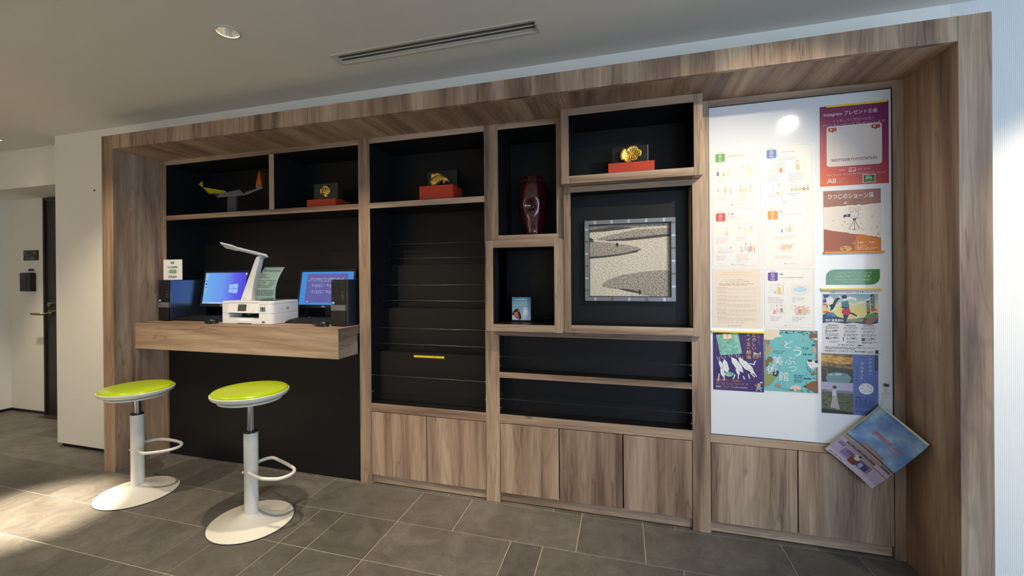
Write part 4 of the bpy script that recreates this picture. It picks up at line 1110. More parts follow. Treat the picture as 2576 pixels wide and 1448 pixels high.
# ------------------------------------------------------------------ vase
OX = mat('oxblood_glaze', rgb(60, 14, 18), 0.08, coat=0.8, spec=0.6)
vs_ = thing('vase', 'tall oxblood red glazed vase with pierced rim and dimple', 'vase', (-0.486, 0.45, 1.465))
mb = MB(); prof = [(0.048, 0.0), (0.052, 0.004), (0.056, 0.03), (0.067, 0.08), (0.078, 0.13), (0.084, 0.175), (0.085, 0.21), (0.082, 0.245), (0.075, 0.285), (0.066, 0.312), (0.060, 0.325), (0.0575, 0.333), (0.0545, 0.335), (0.0505, 0.333), (0.050, 0.30)]
prof2 = []
for (r0, z0), (r1, z1) in zip(prof[:-1], prof[1:]):
    for k in range(3): prof2.append((r0 + (r1 - r0) * k / 3, z0 + (z1 - z0) * k / 3))
prof2.append(prof[-1])
mb.lathe(prof2, 0, 0, 96, cap1=False)
# thumb dimple with a small hole facing the viewer, and gentle facets
dc = Vector((0.0, -0.085, 0.165))
nv = []
for x, y, z in mb.v:
    dx, dz = x - dc.x, z - dc.z
    if y < 0:
        q = math.sqrt((dx / 0.044) ** 2 + (dz / 0.046) ** 2)
        if q < 1: y += 0.030 * (0.5 + 0.5 * math.cos(PI * q)) ** 0.8
    nv.append((x, y, z))
mb.v = nv
mb.build('vase_body', OX, vs_, smooth=True, auto=80)
DKH = mat('dark_hole', rgb(10, 4, 5), 0.6)
for k in range(14):
    a = 2 * PI * (k + 0.3) / 14; r_, z_ = 0.0672, 0.3085
    c = Vector((r_ * math.cos(a), r_ * math.sin(a), z_)); n_ = Vector((math.cos(a), math.sin(a), 0.35)).normalized()
    h = MB(); h.tube([tuple(c - n_ * 0.004), tuple(c + n_ * 0.0006)], 0.0068, 14); h.build('rim_hole', DKH, vs_, smooth=True)
    u_ = n_.cross(Vector((0, 0, 1))).normalized(); w_ = n_.cross(u_)
    h = MB(); h.tube([tuple(c + n_ * 0.0003 + 0.0075 * (math.cos(b_ * PI / 9) * u_ + math.sin(b_ * PI / 9) * w_)) for b_ in range(18)], 0.0014, 6, closed=True); h.build('rim_hole_lip', mat('glaze_lip', rgb(96, 36, 36), 0.2, coat=0.5), vs_, smooth=True)
h = MB(); h.tube([(0.004, -0.056, 0.160), (0.004, -0.0582, 0.160)], 0.0055, 14); h.build('dimple_hole', DKH, vs_, smooth=True)
h = MB(); h.tube([(0.004 + 0.0085 * math.cos(b_ * PI / 9), -0.0578, 0.160 + 0.0085 * math.sin(b_ * PI / 9)) for b_ in range(18)], 0.003, 8, closed=True); h.build('dimple_spout', OX, vs_, smooth=True)

# ------------------------------------------------------------------ leaflet stand
ls = thing('leaflet_stand', 'small acrylic leaflet stand with a blue card in the square display box', 'leaflet stand', (-0.533, 0.33, 0.9915))
box('acrylic_back', mat('dark_acrylic', rgb(30, 32, 35), 0.15), -0.056, 0.056, 0.004, 0.007, 0.0, 0.135, ls)
box('acrylic_foot', mat('dark_acrylic', rgb(30, 32, 35), 0.15), -0.058, 0.056, -0.012, 0.03, 0.0, 0.003, ls)
SKYC = grad_mat('leaflet_sky_print', 'Z', -0.124, 0.0, [(0.0, rgb(196, 204, 226)), (0.35, rgb(150, 186, 210)), (1.0, rgb(64, 132, 164))])
cd = box('leaflet', SKYC, -0.0515, 0.0515, 0.002, 0.0035, 0.009, 0.1335, ls)
cd.data.transform(Matrix.Translation((0.0515, 0, -0.1335))); cd.location = (-0.0515, 0, 0.1335)
s = Sheet(0.103, 0.1245); WH = ink(240, 246, 250)
s.text('メンバー限定', 0.5, 0.05, WH, w=0.28, align='c'); greek(s, 0.15, 0.095, 0.7, 0.02, WH)
s.text('ベストレートからさらに10%OFF', 0.5, 0.165, WH, w=0.62, align='c'); s.text('コーヒー・紅茶が無料で飲み放題!', 0.5, 0.215, WH, w=0.86, align='c')
s.text('Join ALL, save up to 10% OFF', 0.5, 0.285, WH, w=0.84, h=0.04, align='c'); s.text('and enjoy coffee or tea for free', 0.5, 0.335, WH, w=0.84, h=0.04, align='c')
greek(s, 0.62, 0.445, 0.24, 0.025, WH); greek(s, 0.61, 0.49, 0.26, 0.025, WH)
s.rect(0.60, 0.535, 0.90, 0.77, ink(214, 224, 236))
s.poly([(0.0, 0.80), (0.03, 0.66), (0.14, 0.55), (0.27, 0.50), (0.40, 0.52), (0.44, 0.58), (0.40, 0.64), (0.46, 0.72), (0.50, 0.86), (0.48, 0.97), (0.0, 0.97)], ink(28, 26, 30))
s.poly([(0.10, 0.70), (0.18, 0.64), (0.28, 0.64), (0.33, 0.76), (0.38, 0.92), (0.33, 0.94), (0.22, 0.84), (0.13, 0.78)], ink(200, 112, 74)); s.disc(0.37, 0.575, 0.007, ink(196, 110, 70))
s.poly([(0.0, 0.97), (0.0, 0.80), (0.10, 0.78), (0.22, 0.90), (0.34, 0.97)], ink(206, 212, 226))
s.text('All', 0.72, 0.905, WH, h=0.055, bold=0.012); s.text('ACCOR', 0.86, 0.905, WH, w=0.09); greek(s, 0.86, 0.93, 0.1, 0.012, WH); greek(s, 0.60, 0.80, 0.3, 0.02, WH); greek(s, 0.06, 0.94, 0.3, 0.015, WH)
sheet_on(ls, s, (-0.0515, 0.0018, 0.1335))

# ------------------------------------------------------------------ framed picture
pc = thing('framed_picture', 'silver framed photograph of a raked gravel garden', 'picture', (0.030, 0.384, 1.107))
PX0, PX1, PZ = -0.2225, 0.2235, 0.421
FRM = mat('silver_grey_frame', rgb(136, 138, 142), 0.35, 0.5)
FRL = mat('pale_silver_inset', rgb(186, 194, 204), 0.3, 0.5); FRD = mat('bronze_inset', rgb(112, 102, 92), 0.4, 0.5)
fwid = 0.0215
def mitre(pts):
    mb = MB(); mb.v = [(x, -0.034, z) for x, z in pts] + [(x, -0.001, z) for x, z in pts]
    mb.f = [(0, 1, 2, 3), (7, 6, 5, 4), (0, 4, 5, 1), (1, 5, 6, 2), (2, 6, 7, 3), (3, 7, 4, 0)]
    return mb.build('frame_rail', FRM, pc, bevel=0.0012)
mitre([(PX0, 0), (PX1, 0), (PX1 - fwid, fwid), (PX0 + fwid, fwid)]); mitre([(PX0, PZ), (PX0 + fwid, PZ - fwid), (PX1 - fwid, PZ - fwid), (PX1, PZ)])
mitre([(PX0, 0), (PX0 + fwid, fwid), (PX0 + fwid, PZ - fwid), (PX0, PZ)]); mitre([(PX1, 0), (PX1, PZ), (PX1 - fwid, PZ - fwid), (PX1 - fwid, fwid)])
for k in range(5):
    x = PX0 + 0.048 + k * 0.0845
    box('frame_inset', FRL, x, x + 0.012, -0.0352, -0.033, PZ - fwid + 0.002, PZ - 0.001, pc); box('frame_inset', (FRL, FRD)[k % 2], x, x + 0.012, -0.0352, -0.033, 0.001, fwid - 0.002, pc)
for k in range(6):
    z = 0.050 + k * 0.064
    box('frame_inset', (FRD, FRL)[k % 2], PX0 + 0.001, PX0 + fwid - 0.002, -0.0352, -0.033, z, z + 0.010, pc); box('frame_inset', (FRD, FRL)[(k + 1) % 2], PX1 - fwid + 0.002, PX1 - 0.001, -0.0352, -0.033, z + 0.02, z + 0.030, pc)
fl = MB()
for a in ((PX0 + fwid, PX1 - fwid, fwid, fwid + 0.003), (PX0 + fwid, PX1 - fwid, PZ - fwid - 0.003, PZ - fwid), (PX0 + fwid, PX0 + fwid + 0.003, fwid, PZ - fwid), (PX1 - fwid - 0.003, PX1 - fwid, fwid, PZ - fwid)):
    fl.box(a[0], a[1], -0.026, -0.008, a[2], a[3])
fl.build('frame_rebate', BLACKP, pc)
def gravel(name, c0, c1, c2, sc_x, sc_z):
    m, nt, b, N, L = node_mat(name)
    tc = N('ShaderNodeTexCoord'); mp = N('ShaderNodeMapping'); mp.inputs['Scale'].default_value = (sc_x, 1, sc_z); mp.inputs['Rotation'].default_value = (0, 0.3, 0)
    L(tc.outputs['Object'], mp.inputs['Vector'])
    n = N('ShaderNodeTexNoise'); n.inputs['Scale'].default_value = 1.0; n.inputs['Detail'].default_value = 4; n.inputs['Roughness'].default_value = 0.7; L(mp.outputs[0], n.inputs['Vector'])
    rp = ramp(nt, [(0.33, c0), (0.47, c1), (0.62, c2)]); L(n.outputs['Fac'], rp.inputs['Fac']); L(rp.outputs[0], b.inputs['Base Color'])
    b.inputs['Roughness'].default_value = 0.5
    return m
GL_ = gravel('pale_gravel_print', rgb(128, 118, 104), rgb(206, 196, 178), rgb(236, 228, 212), 120, 200)
GD_ = gravel('dark_gravel_print', rgb(70, 66, 62), rgb(140, 132, 122), rgb(204, 194, 178), 120, 190)
GK_ = gravel('shadow_gravel_print', rgb(28, 28, 30), rgb(62, 58, 56), rgb(96, 90, 84), 130, 210)
iw, ih = PX1 - PX0 - 2 * fwid, PZ - 2 * fwid
box('photo_print', GL_, PX0 + fwid, PX1 - fwid, -0.010, -0.004, fwid, PZ - fwid, pc)
s = Sheet(iw, ih)
s.poly([(0, 0), (1, 0), (1, 0.045), (0.55, 0.06), (0, 0.10)], GD_); s.poly([(0.02, 0.06), (0.3, 0.035), (0.52, 0.045), (0.55, 0.06), (0.2, 0.095), (0, 0.10), (0, 0.07)], GK_)
s.poly([(0.10, 0.19), (0.25, 0.15), (0.45, 0.11), (0.60, 0.08), (1, 0.075), (1, 0.165), (0.8, 0.195), (0.5, 0.225), (0.25, 0.22), (0.12, 0.21)], GD_)
s.poly([(0.20, 0.215), (0.4, 0.20), (0.62, 0.185), (0.8, 0.165), (1, 0.155), (1, 0.185), (0.8, 0.205), (0.5, 0.230), (0.25, 0.228)], GK_)
s.poly([(0, 0.175), (0.05, 0.19), (0.06, 0.235), (0.25, 0.25), (0.45, 0.285), (0.60, 0.32), (0.655, 0.35), (0.60, 0.385), (0.40, 0.425), (0.2, 0.45), (0, 0.465)], GD_)
s.poly([(0, 0.44), (0.2, 0.43), (0.42, 0.405), (0.58, 0.365), (0.65, 0.35), (0.60, 0.39), (0.40, 0.43), (0.2, 0.455), (0, 0.47)], GK_)
s.poly([(0, 0.17), (0.05, 0.19), (0.06, 0.235), (0.02, 0.24), (0, 0.24)], ink(60, 84, 66))
s.poly([(0.17, 0.82), (0.25, 0.76), (0.42, 0.70), (0.62, 0.665), (0.85, 0.64), (1, 0.645), (1, 1), (0.80, 1.0), (0.66, 0.97), (0.60, 0.94), (0.45, 0.905), (0.25, 0.88), (0.16, 0.86)], GD_)
s.poly([(0.34, 0.80), (0.42, 0.74), (0.62, 0.72), (0.80, 0.76), (0.78, 0.88), (0.60, 0.93), (0.45, 0.90), (0.30, 0.87)], GK_ if False else GD_)
s.poly([(0.36, 0.885), (0.5, 0.895), (0.62, 0.925), (0.66, 0.96), (0.55, 0.94), (0.42, 0.91)], GK_)
for u, v in ((0.345, 0.255), (0.617, 0.905)):
    s.rect(u, v, u + 0.022, v + 0.022, ink(24, 22, 22)); s.poly([(u - 0.012, v + 0.022), (u + 0.032, v + 0.022), (u + 0.018, v + 0.045), (u + 0.018, v + 0.06), (u + 0.002, v + 0.06), (u + 0.004, v + 0.045)], ink(30, 28, 28))
sheet_on(pc, s, (PX0 + fwid, -0.010, PZ - fwid))
box('glass', GLASS, PX0 + fwid, PX1 - fwid, -0.0185, -0.0165, fwid, PZ - fwid, pc)
# ================================================================== POSTERS ON THE BOARD
YB = 0.3145
PAPER = mat('white_paper', rgb(236, 234, 230), 0.6)
CREAM = mat('cream_paper', rgb(236, 222, 206), 0.6)
WHT = ink(240, 240, 240)
def poster(name, label, cat, x0, x1, z0, z1, m, group=None, y=YB, th=0.0004):
    o = MB().box(0, x1 - x0, -th, 0, z0 - z1, 0).build(name, m, loc=(x0, y, z1))
    tag(o, label, cat, group)
    s = Sheet(x1 - x0, z1 - z0)
    return o, s
def lines(s, body, u, v, m, h, pitch, w=None):
    for k, t_ in enumerate(body.split('|')):
        vs, fs, x0, x1, y0, y1 = text_geo(t_)
        s.text(t_, u, v + k * pitch, m, h=h * (y1 - y0) / 0.75)
def suitcase(s, u, v, m):
    s.rrect(u, v + 0.035, u + 0.19, v + 0.17, 0.004, m)
    s.line([(u + 0.055, v + 0.035), (u + 0.06, v + 0.012), (u + 0.13, v + 0.012), (u + 0.135, v + 0.035)], 0.0016, m)
    for k, t_ in enumerate(('New', 'Travel', 'Etiquette', 'for', 'Visitors')): s.text(t_, u + 0.095, v + 0.047 + k * 0.0225, WHT, h=0.0155, align='c', bold=0.02)
    s.rect(u + 0.045, v + 0.17, u + 0.06, v + 0.178, m); s.rect(u + 0.13, v + 0.17, u + 0.145, v + 0.178, m)
def person(s, u, v, sc, body, hair=(150, 110, 80), line=(150, 145, 138)):
    lm = ink(*line); bm_ = ink(*body)
    s.poly([(u - 0.026 * sc, v + 0.10 * sc), (u - 0.020 * sc, v + 0.035 * sc), (u, v + 0.024 * sc), (u + 0.020 * sc, v + 0.035 * sc), (u + 0.028 * sc, v + 0.10 * sc)], bm_)
    s.disc(u, v, 0.0042 * sc, ink(*hair)); s.disc(u + 0.004 * sc, v + 0.004 * sc, 0.0034 * sc, ink(244, 232, 218))
    s.line([(u - 0.026 * sc, v + 0.10 * sc), (u - 0.020 * sc, v + 0.035 * sc), (u, v + 0.024 * sc), (u + 0.020 * sc, v + 0.035 * sc), (u + 0.028 * sc, v + 0.10 * sc)], 0.0004, lm)
def sketch(s, kind, u, v):
    """small line drawings, about 0.36 x 0.17 of the sheet, top-left at u, v"""
    g = ink(172, 166, 158)
    B = lambda pts: s.line([(u + a, v + b_) for a, b_ in pts], 0.0005, g)
    if kind == 'train':
        B([(0.05, 0.05), (0.28, 0.0), (0.32, 0.02), (0.06, 0.07)]); B([(0.02, 0.05), (0.0, 0.17)]); B([(0.36, 0.02), (0.36, 0.16)]); s.disc(u + 0.36, v + 0.10, 0.005, g); s.disc(u + 0.36, v + 0.10, 0.0044, PAPER)
        person(s, u + 0.04, v + 0.06, 1.0, (110, 130, 170)); person(s, u + 0.16, v + 0.08, 0.9, (238, 190, 120), (206, 150, 100)); person(s, u + 0.26, v + 0.075, 0.9, (222, 220, 190), (200, 160, 120))
    elif kind == 'car':
        B([(0.0, 0.09), (0.03, 0.03), (0.16, 0.0), (0.28, 0.02), (0.37, 0.07), (0.37, 0.12), (0.24, 0.17), (0.06, 0.16), (0.0, 0.09)]); B([(0.16, 0.0), (0.16, 0.04)])
        person(s, u + 0.14, v + 0.05, 0.9, (224, 222, 216)); person(s, u + 0.24, v + 0.04, 0.9, (224, 222, 206)); s.poly([(u + 0.22, v + 0.16), (u + 0.26, v + 0.09), (u + 0.33, v + 0.05), (u + 0.31, v + 0.13), (u + 0.27, v + 0.17)], ink(240, 222, 160)); B([(0.2, 0.13), (0.36, 0.03)])
    elif kind == 'queue':
        B([(0.0, 0.04), (0.1, 0.08), (0.16, 0.10)]); B([(0.08, 0.06), (0.36, 0.04)]); B([(0.05, 0.12), (0.06, 0.17)])
        person(s, u + 0.05, v + 0.04, 0.6, (220, 200, 170)); person(s, u + 0.19, v + 0.03, 0.9, (238, 196, 140), (190, 130, 90)); person(s, u + 0.30, v + 0.06, 0.8, (206, 212, 210)); B([(0.19, 0.12), (0.2, 0.18), (0.215, 0.175)])
    elif kind == 'talk':
        B([(0.0, 0.04), (0.12, 0.0), (0.14, 0.15), (0.02, 0.17), (0.0, 0.04)]); B([(0.22, 0.0), (0.36, 0.03), (0.35, 0.16), (0.22, 0.15)])
        s.disc(u + 0.17, v + 0.10, 0.013, ink(246, 208, 190)); person(s, u + 0.08, v + 0.04, 0.9, (246, 206, 190)); person(s, u + 0.28, v + 0.04, 0.9, (228, 224, 190))
    elif kind == 'shop':
        B([(0.0, 0.0), (0.38, 0.0)]); B([(0.05, 0.02), (0.05, 0.10), (0.15, 0.10), (0.15, 0.02), (0.05, 0.02)]); s.frame(u + 0.21, v + 0.01, u + 0.325, v + 0.165, 0.0006, 0.0014, ink(196, 120, 90), PAPER)
        person(s, u + 0.13, v + 0.06, 1.0, (234, 210, 160), (206, 160, 100)); person(s, u + 0.265, v + 0.055, 1.0, (214, 110, 80), (120, 80, 70))
    elif kind == 'wash':
        person(s, u + 0.14, v + 0.02, 1.4, (190, 196, 150), (170, 120, 90)); B([(0.0, 0.16), (0.14, 0.14), (0.24, 0.11), (0.3, 0.12), (0.26, 0.15), (0.14, 0.17)]); B([(0.24, 0.04), (0.26, 0.09), (0.29, 0.03)]); B([(0.26, 0.04), (0.27, 0.08)])
    elif kind == 'bed':
        B([(0.08, 0.0), (0.26, 0.0), (0.26, 0.05)]); B([(0.08, 0.0), (0.08, 0.05)]); person(s, u + 0.18, v + 0.03, 1.1, (236, 236, 232), (170, 130, 110)); s.disc(u + 0.06, v + 0.10, 0.0055, ink(226, 196, 196)); s.disc(u + 0.15, v + 0.155, 0.0065, ink(236, 176, 110), 0.6); s.disc(u + 0.24, v + 0.15, 0.005, ink(200, 196, 200), 0.6)
    elif kind == 'line':
        B([(0.0, 0.04), (0.05, 0.0), (0.38, 0.0), (0.38, 0.10), (0.0, 0.12), (0.0, 0.04)]); B([(0.05, 0.0), (0.05, 0.11)]); B([(0.15, 0.0), (0.15, 0.04)]); B([(0.25, 0.0), (0.25, 0.04)])
        for k in range(5): person(s, u + 0.08 + 0.075 * k, v + 0.04, 0.75, ((214, 180, 120), (176, 190, 150), (224, 196, 140), (190, 140, 90), (200, 180, 140))[k], (120, 90, 70))
        for k in range(4): s.rect(u + 0.105 + 0.075 * k, v + 0.085, u + 0.13 + 0.075 * k, v + 0.092, ink(90, 90, 90))
    elif kind == 'sun':
        s.disc(u + 0.05, v + 0.09, 0.009, ink(246, 240, 200)); s.disc(u + 0.30, v + 0.08, 0.009, ink(246, 242, 206)); person(s, u + 0.2, v + 0.06, 1.0, (240, 214, 200), (222, 196, 180)); B([(0.08, 0.02), (0.28, 0.02)])
    elif kind == 'crowd':
        B([(0.05, 0.01), (0.30, 0.0)]); s.disc(u + 0.18, v + 0.10, 0.014, ink(248, 226, 204)); person(s, u + 0.05, v + 0.07, 0.9, (236, 236, 234)); person(s, u + 0.17, v + 0.06, 1.0, (248, 232, 206), (230, 200, 170)); person(s, u + 0.29, v + 0.07, 0.9, (234, 234, 232), (90, 90, 90))
    elif kind == 'bench':
        s.rect(u + 0.12, v + 0.05, u + 0.24, v + 0.13, ink(222, 232, 242)); person(s, u + 0.07, v + 0.05, 0.9, (246, 226, 200), (220, 190, 160)); person(s, u + 0.29, v + 0.05, 0.9, (240, 234, 206)); B([(0.02, 0.13), (0.36, 0.12)])
    elif kind == 'till':
        person(s, u + 0.10, v + 0.07, 0.8, (240, 200, 150)); person(s, u + 0.19, v + 0.02, 1.1, (206, 220, 236)); person(s, u + 0.28, v + 0.02, 1.2, (238, 168, 130), (220, 180, 140)); s.rect(u + 0.23, v + 0.06, u + 0.237, v + 0.165, ink(176, 130, 100)); s.rect(u + 0.345, v + 0.06, u + 0.352, v + 0.17, ink(176, 130, 100))
    elif kind == 'cafe':
        B([(0.06, 0.17), (0.06, 0.0), (0.30, 0.0), (0.30, 0.17)]); s.rect(u + 0.09, v + 0.105, u + 0.12, v + 0.16, ink(130, 150, 196)); s.rect(u + 0.18, v + 0.08, u + 0.188, v + 0.165, ink(150, 130, 110)); person(s, u + 0.25, v + 0.05, 1.0, (240, 190, 130), (170, 160, 150)); B([(0.0, 0.1), (0.04, 0.17)]); B([(0.31, 0.1), (0.36, 0.1), (0.36, 0.165), (0.31, 0.165)]); B([(0.1, 0.04), (0.2, 0.04)]); B([(0.16, 0.06), (0.22, 0.06)])
    elif kind == 'food':
        s.disc(u + 0.20, v + 0.10, 0.030, g, 0.72); s.disc(u + 0.20, v + 0.10, 0.0295, ink(240, 232, 222), 0.72)
        s.poly([(u + 0.09, v + 0.12), (u + 0.12, v + 0.06), (u + 0.2, v + 0.05), (u + 0.30, v + 0.07), (u + 0.32, v + 0.11), (u + 0.26, v + 0.14), (u + 0.2, v + 0.12), (u + 0.17, v + 0.16), (u + 0.12, v + 0.15)], ink(240, 196, 172))
        for a in ((0.1, 0.02, 0.15, 0.07), (0.04, 0.06, 0.1, 0.09), (0.25, 0.0, 0.22, 0.06), (0.34, 0.03, 0.27, 0.09), (0.37, 0.08, 0.31, 0.12), (0.3, 0.19, 0.25, 0.14), (0.02, 0.12, 0.1, 0.12)): B([(a[0], a[1]), (a[2], a[3])])
        s.line([(u + 0.33, v + 0.045), (u + 0.26, v + 0.10)], 0.0012, ink(130, 120, 96))
    elif kind == 'desk':
        B([(0.02, 0.02), (0.2, 0.02)]); B([(0.02, 0.06), (0.2, 0.06)]); B([(0.02, 0.10), (0.14, 0.10)]); person(s, u + 0.21, v + 0.02, 1.5, (236, 196, 120), (226, 180, 110)); s.rect(u + 0.11, v + 0.115, u + 0.15, v + 0.16, ink(176, 200, 214)); s.rect(u + 0.28, v + 0.02, u + 0.286, v + 0.18, ink(150, 140, 130)); s.disc(u + 0.31, v + 0.0, 0.006, g, 0.6); s.disc(u + 0.31, v + 0.0, 0.0054, PAPER, 0.6)
    elif kind == 'bath':
        s.disc(u + 0.2, v + 0.09, 0.034, g, 0.72); s.disc(u + 0.2, v + 0.09, 0.0333, PAPER, 0.72); s.disc(u + 0.2, v + 0.085, 0.027, ink(190, 214, 226), 0.55)
        for a in (0.13, 0.29): s.disc(u + a, v + 0.05, 0.0045, g); s.disc(u + a, v + 0.052, 0.004, ink(240, 236, 232))
        B([(0.03, 0.02), (0.08, 0.0), (0.07, 0.04)]); B([(0.3, 0.02), (0.36, 0.01), (0.38, 0.05)]); B([(0.08, 0.15), (0.14, 0.16), (0.22, 0.17), (0.3, 0.155)])
    elif kind == 'dine':
        B([(0.03, 0.0), (0.08, 0.0), (0.08, 0.06), (0.03, 0.08), (0.03, 0.0)]); B([(0.12, 0.0), (0.3, 0.0), (0.3, 0.1)]); person(s, u + 0.15, v + 0.03, 1.0, (220, 206, 190)); person(s, u + 0.23, v + 0.03, 1.0, (206, 140, 110), (120, 80, 60)); s.poly([(u + 0.06, v + 0.16), (u + 0.09, v + 0.08), (u + 0.12, v + 0.10), (u + 0.14, v + 0.15)], ink(236, 160, 150)); s.disc(u + 0.2, v + 0.14, 0.006, ink(214, 216, 220)); s.disc(u + 0.27, v + 0.14, 0.006, ink(220, 216, 216))
    elif kind == 'party':
        B([(0.0, 0.02), (0.04, 0.02), (0.04, 0.07), (0.0, 0.07), (0.0, 0.02)]); s.disc(u + 0.19, v + 0.09, 0.026, ink(238, 184, 160), 0.75)
        for k, c in enumerate(((220, 214, 206), (176, 150, 140), (200, 206, 160), (216, 210, 204))): person(s, u + 0.09 + 0.08 * k, v + 0.03 + 0.02 * (k % 2), 0.9, c, (110, 90, 80))
        for k in range(3): s.disc(u + 0.12 + 0.07 * k, v + 0.15, 0.0055, ink(200, 190, 180))
ETQ = 'travel etiquette sheets on the board'
def etiquette(label, x0, z1, col, tcol, title, blocks, sketches, icons=None, y=YB):
    o, s = poster('etiquette_poster', label, 'poster', x0, x0 + 0.2135, z1 - 0.283, z1, PAPER, ETQ, y)
    m, tm = ink(*col), ink(*tcol)  # lettering colour is paled to paint in the overexposure
    lt = ink(*[int(c * 0.55 + 240 * 0.45) for c in col])
    s.frame(0.048, 0.018, 0.962, 0.962, 0.010, 0.0007, lt, PAPER)
    suitcase(s, 0.115, 0.035, m)
    for t_, u, v, h in title: s.text(t_, u, v, tm, h=h * (text_geo(t_)[5] - text_geo(t_)[4]) / 0.75)
    for t_, u, v, h, p_ in blocks: lines(s, t_, u, v, tm, h, p_)
    for k, u, v in sketches: sketch(s, k, u, v)
    s.rect(0.43, 0.925, 0.452, 0.937, ink(170, 50, 50)); s.text('Japan Tourism Agency', 0.475, 0.925, ink(170, 165, 165), w=0.2, h=0.014)
    if icons: icons(s, m)
    s.finish(o); return o
H, PT = 0.0165, 0.0275
etiquette('travel etiquette sheet with a blue suitcase symbol', 0.6195, 1.8345, (52, 106, 176), (70, 110, 165), [('General Version', 0.38, 0.105, 0.024)],
          [("Thank you for your cooperation with Japan's", 0.14, 0.205, H, 0), ('infectious disease control measures.', 0.22, 0.232, H, 0), ('Choose shops or|accommodation that|have implemented|health and hygiene|measures.', 0.13, 0.470, H, PT),
           ('Practice good health and|hygiene measures such|as wearing a mask and|washing/sanitizing your|hands, even if you are|vaccinated.', 0.53, 0.465, H, PT), ('Monitor your physical|health daily.', 0.13, 0.795, H, PT), ('Maintain physical|distancing.', 0.53, 0.793, H, PT)],
          [('shop', 0.12, 0.29), ('wash', 0.56, 0.265), ('bed', 0.17, 0.62), ('line', 0.51, 0.645)])
etiquette('travel etiquette sheet with a green suitcase symbol', 0.4045, 1.8345, (96, 160, 74), (190, 184, 130), [('Transportation Version', 0.37, 0.145, 0.024)],
          [('Wear masks when|using public|transport.', 0.15, 0.485, H, PT), ('Improve ventilation|as much as possible.', 0.53, 0.475, H, PT), ('Try to travel outside|of peak travel hours.', 0.15, 0.800, H, PT), ('Try to refrain from|talking while using|public transport.', 0.53, 0.795, H, PT)],
          [('train', 0.12, 0.28), ('car', 0.52, 0.27), ('queue', 0.12, 0.61), ('talk', 0.54, 0.60)], lambda s, m: greek(s, 0.36, 0.118, 0.3, 0.010, ink(150, 145, 110)))
def ic_red(s, m): s.rect(0.36, 0.075, 0.385, 0.10, m); s.rect(0.366, 0.083, 0.379, 0.1, PAPER); s.rect(0.43, 0.078, 0.462, 0.10, m)
etiquette('travel etiquette sheet with a red suitcase symbol', 0.4045, 1.5515, (214, 78, 80), (226, 166, 150), [('Sightseeing/', 0.34, 0.122, 0.022), ('Shopping Version', 0.34, 0.160, 0.022)],
          [('Try to travel outside|of peak times and|visit places that are|less crowded.', 0.12, 0.475, H, PT), ('Keep your voice|down in public|spaces.', 0.53, 0.470, H, PT), ('Maintain physical|distancing, even|when outside.', 0.12, 0.785, H, PT), ('Sanitize your hands|prior to and after|touching products|such as souvenirs in|shops.', 0.53, 0.765, H, PT)],
          [('sun', 0.13, 0.29), ('crowd', 0.54, 0.255), ('bench', 0.13, 0.60), ('till', 0.53, 0.58)], ic_red)
def ic_or(s, m):
    for u in (0.345, 0.378): s.disc(u, 0.072, 0.0022, m); s.rect(u - 0.004, 0.075, u + 0.004, 0.105, m)
etiquette('travel etiquette sheet with an orange suitcase symbol', 0.6225, 1.5515, (226, 146, 50), (206, 150, 96), [('Drinking/Dining Version', 0.33, 0.125, 0.024)],
          [('Sanitize your hands before entering|cafes, bars and restaurants.', 0.24, 0.485, H, PT), ('Portion out servings in|advance when sharing food.', 0.26, 0.80, H, PT)], [('cafe', 0.28, 0.265), ('food', 0.26, 0.565)], ic_or)
def ic_pu(s, m): s.line([(0.34, 0.085), (0.34, 0.112)], 0.0008, ink(70, 66, 70)); s.line([(0.34, 0.10), (0.40, 0.104), (0.40, 0.112)], 0.0008, ink(70, 66, 70)); s.rect(0.358, 0.09, 0.397, 0.101, ink(90, 86, 90))
etiquette('travel etiquette sheet with a purple suitcase symbol', 0.6215, 1.2675, (112, 80, 156), (118, 104, 116), [('Accommodation Version', 0.35, 0.140, 0.024)],
          [('Check your body|temperature and sanitize|your hands upon check-in|at your accommodation.', 0.11, 0.470, H, PT), ('Refrain from talking|when using public|baths.', 0.57, 0.475, H, PT), ('Minimize your time|spent in shared|dining areas.', 0.16, 0.785, H, PT), ('Remember to wear|masks at social|gatherings.', 0.57, 0.790, H, PT)],
          [('desk', 0.12, 0.255), ('bath', 0.52, 0.26), ('dine', 0.14, 0.59), ('party', 0.54, 0.59)], ic_pu)
# cream information sheet
o, s = poster('information_sheet', 'cream sheet of dense small text between the red suitcase sheet and purple poster', 'notice', 0.4105, 0.6180, 0.987, 1.2655, CREAM)
T1 = ink(206, 170, 130); T2 = ink(222, 200, 176)  # inks lightened, the washed-out look of overexposure put into the colour
s.rect(0.09, 0.04, 0.92, 0.115, ink(240, 220, 196))
s.text('新型コロナウイルス感染症が疑われるときは', 0.5, 0.052, T1, w=0.52, align='c'); greek(s, 0.18, 0.085, 0.62, 0.01, T2)
s.text('「きょうと新型コロナ医療相談センター」', 0.5, 0.172, T1, w=0.5, align='c'); s.text('TEL 075-414-5487', 0.28, 0.205, T1, w=0.30); greek(s, 0.62, 0.208, 0.14, 0.012, T1)
greek(s, 0.15, 0.245, 0.7, 0.012, T1, 2)
for v, n in ((0.31, 3), (0.385, 1), (0.445, 2), (0.505, 3), (0.58, 4), (0.67, 4), (0.745, 3), (0.815, 4)): greek(s, 0.10, v, 0.2, 0.008, T1); greek(s, 0.11, v + 0.014, 0.8, 0.006, T2, n, 0.014)
greek(s, 0.11, 0.905, 0.6, 0.008, T2); s.disc(0.34, 0.963, 0.0026, T1); greek(s, 0.38, 0.958, 0.22, 0.01, T1)
s.finish(o)

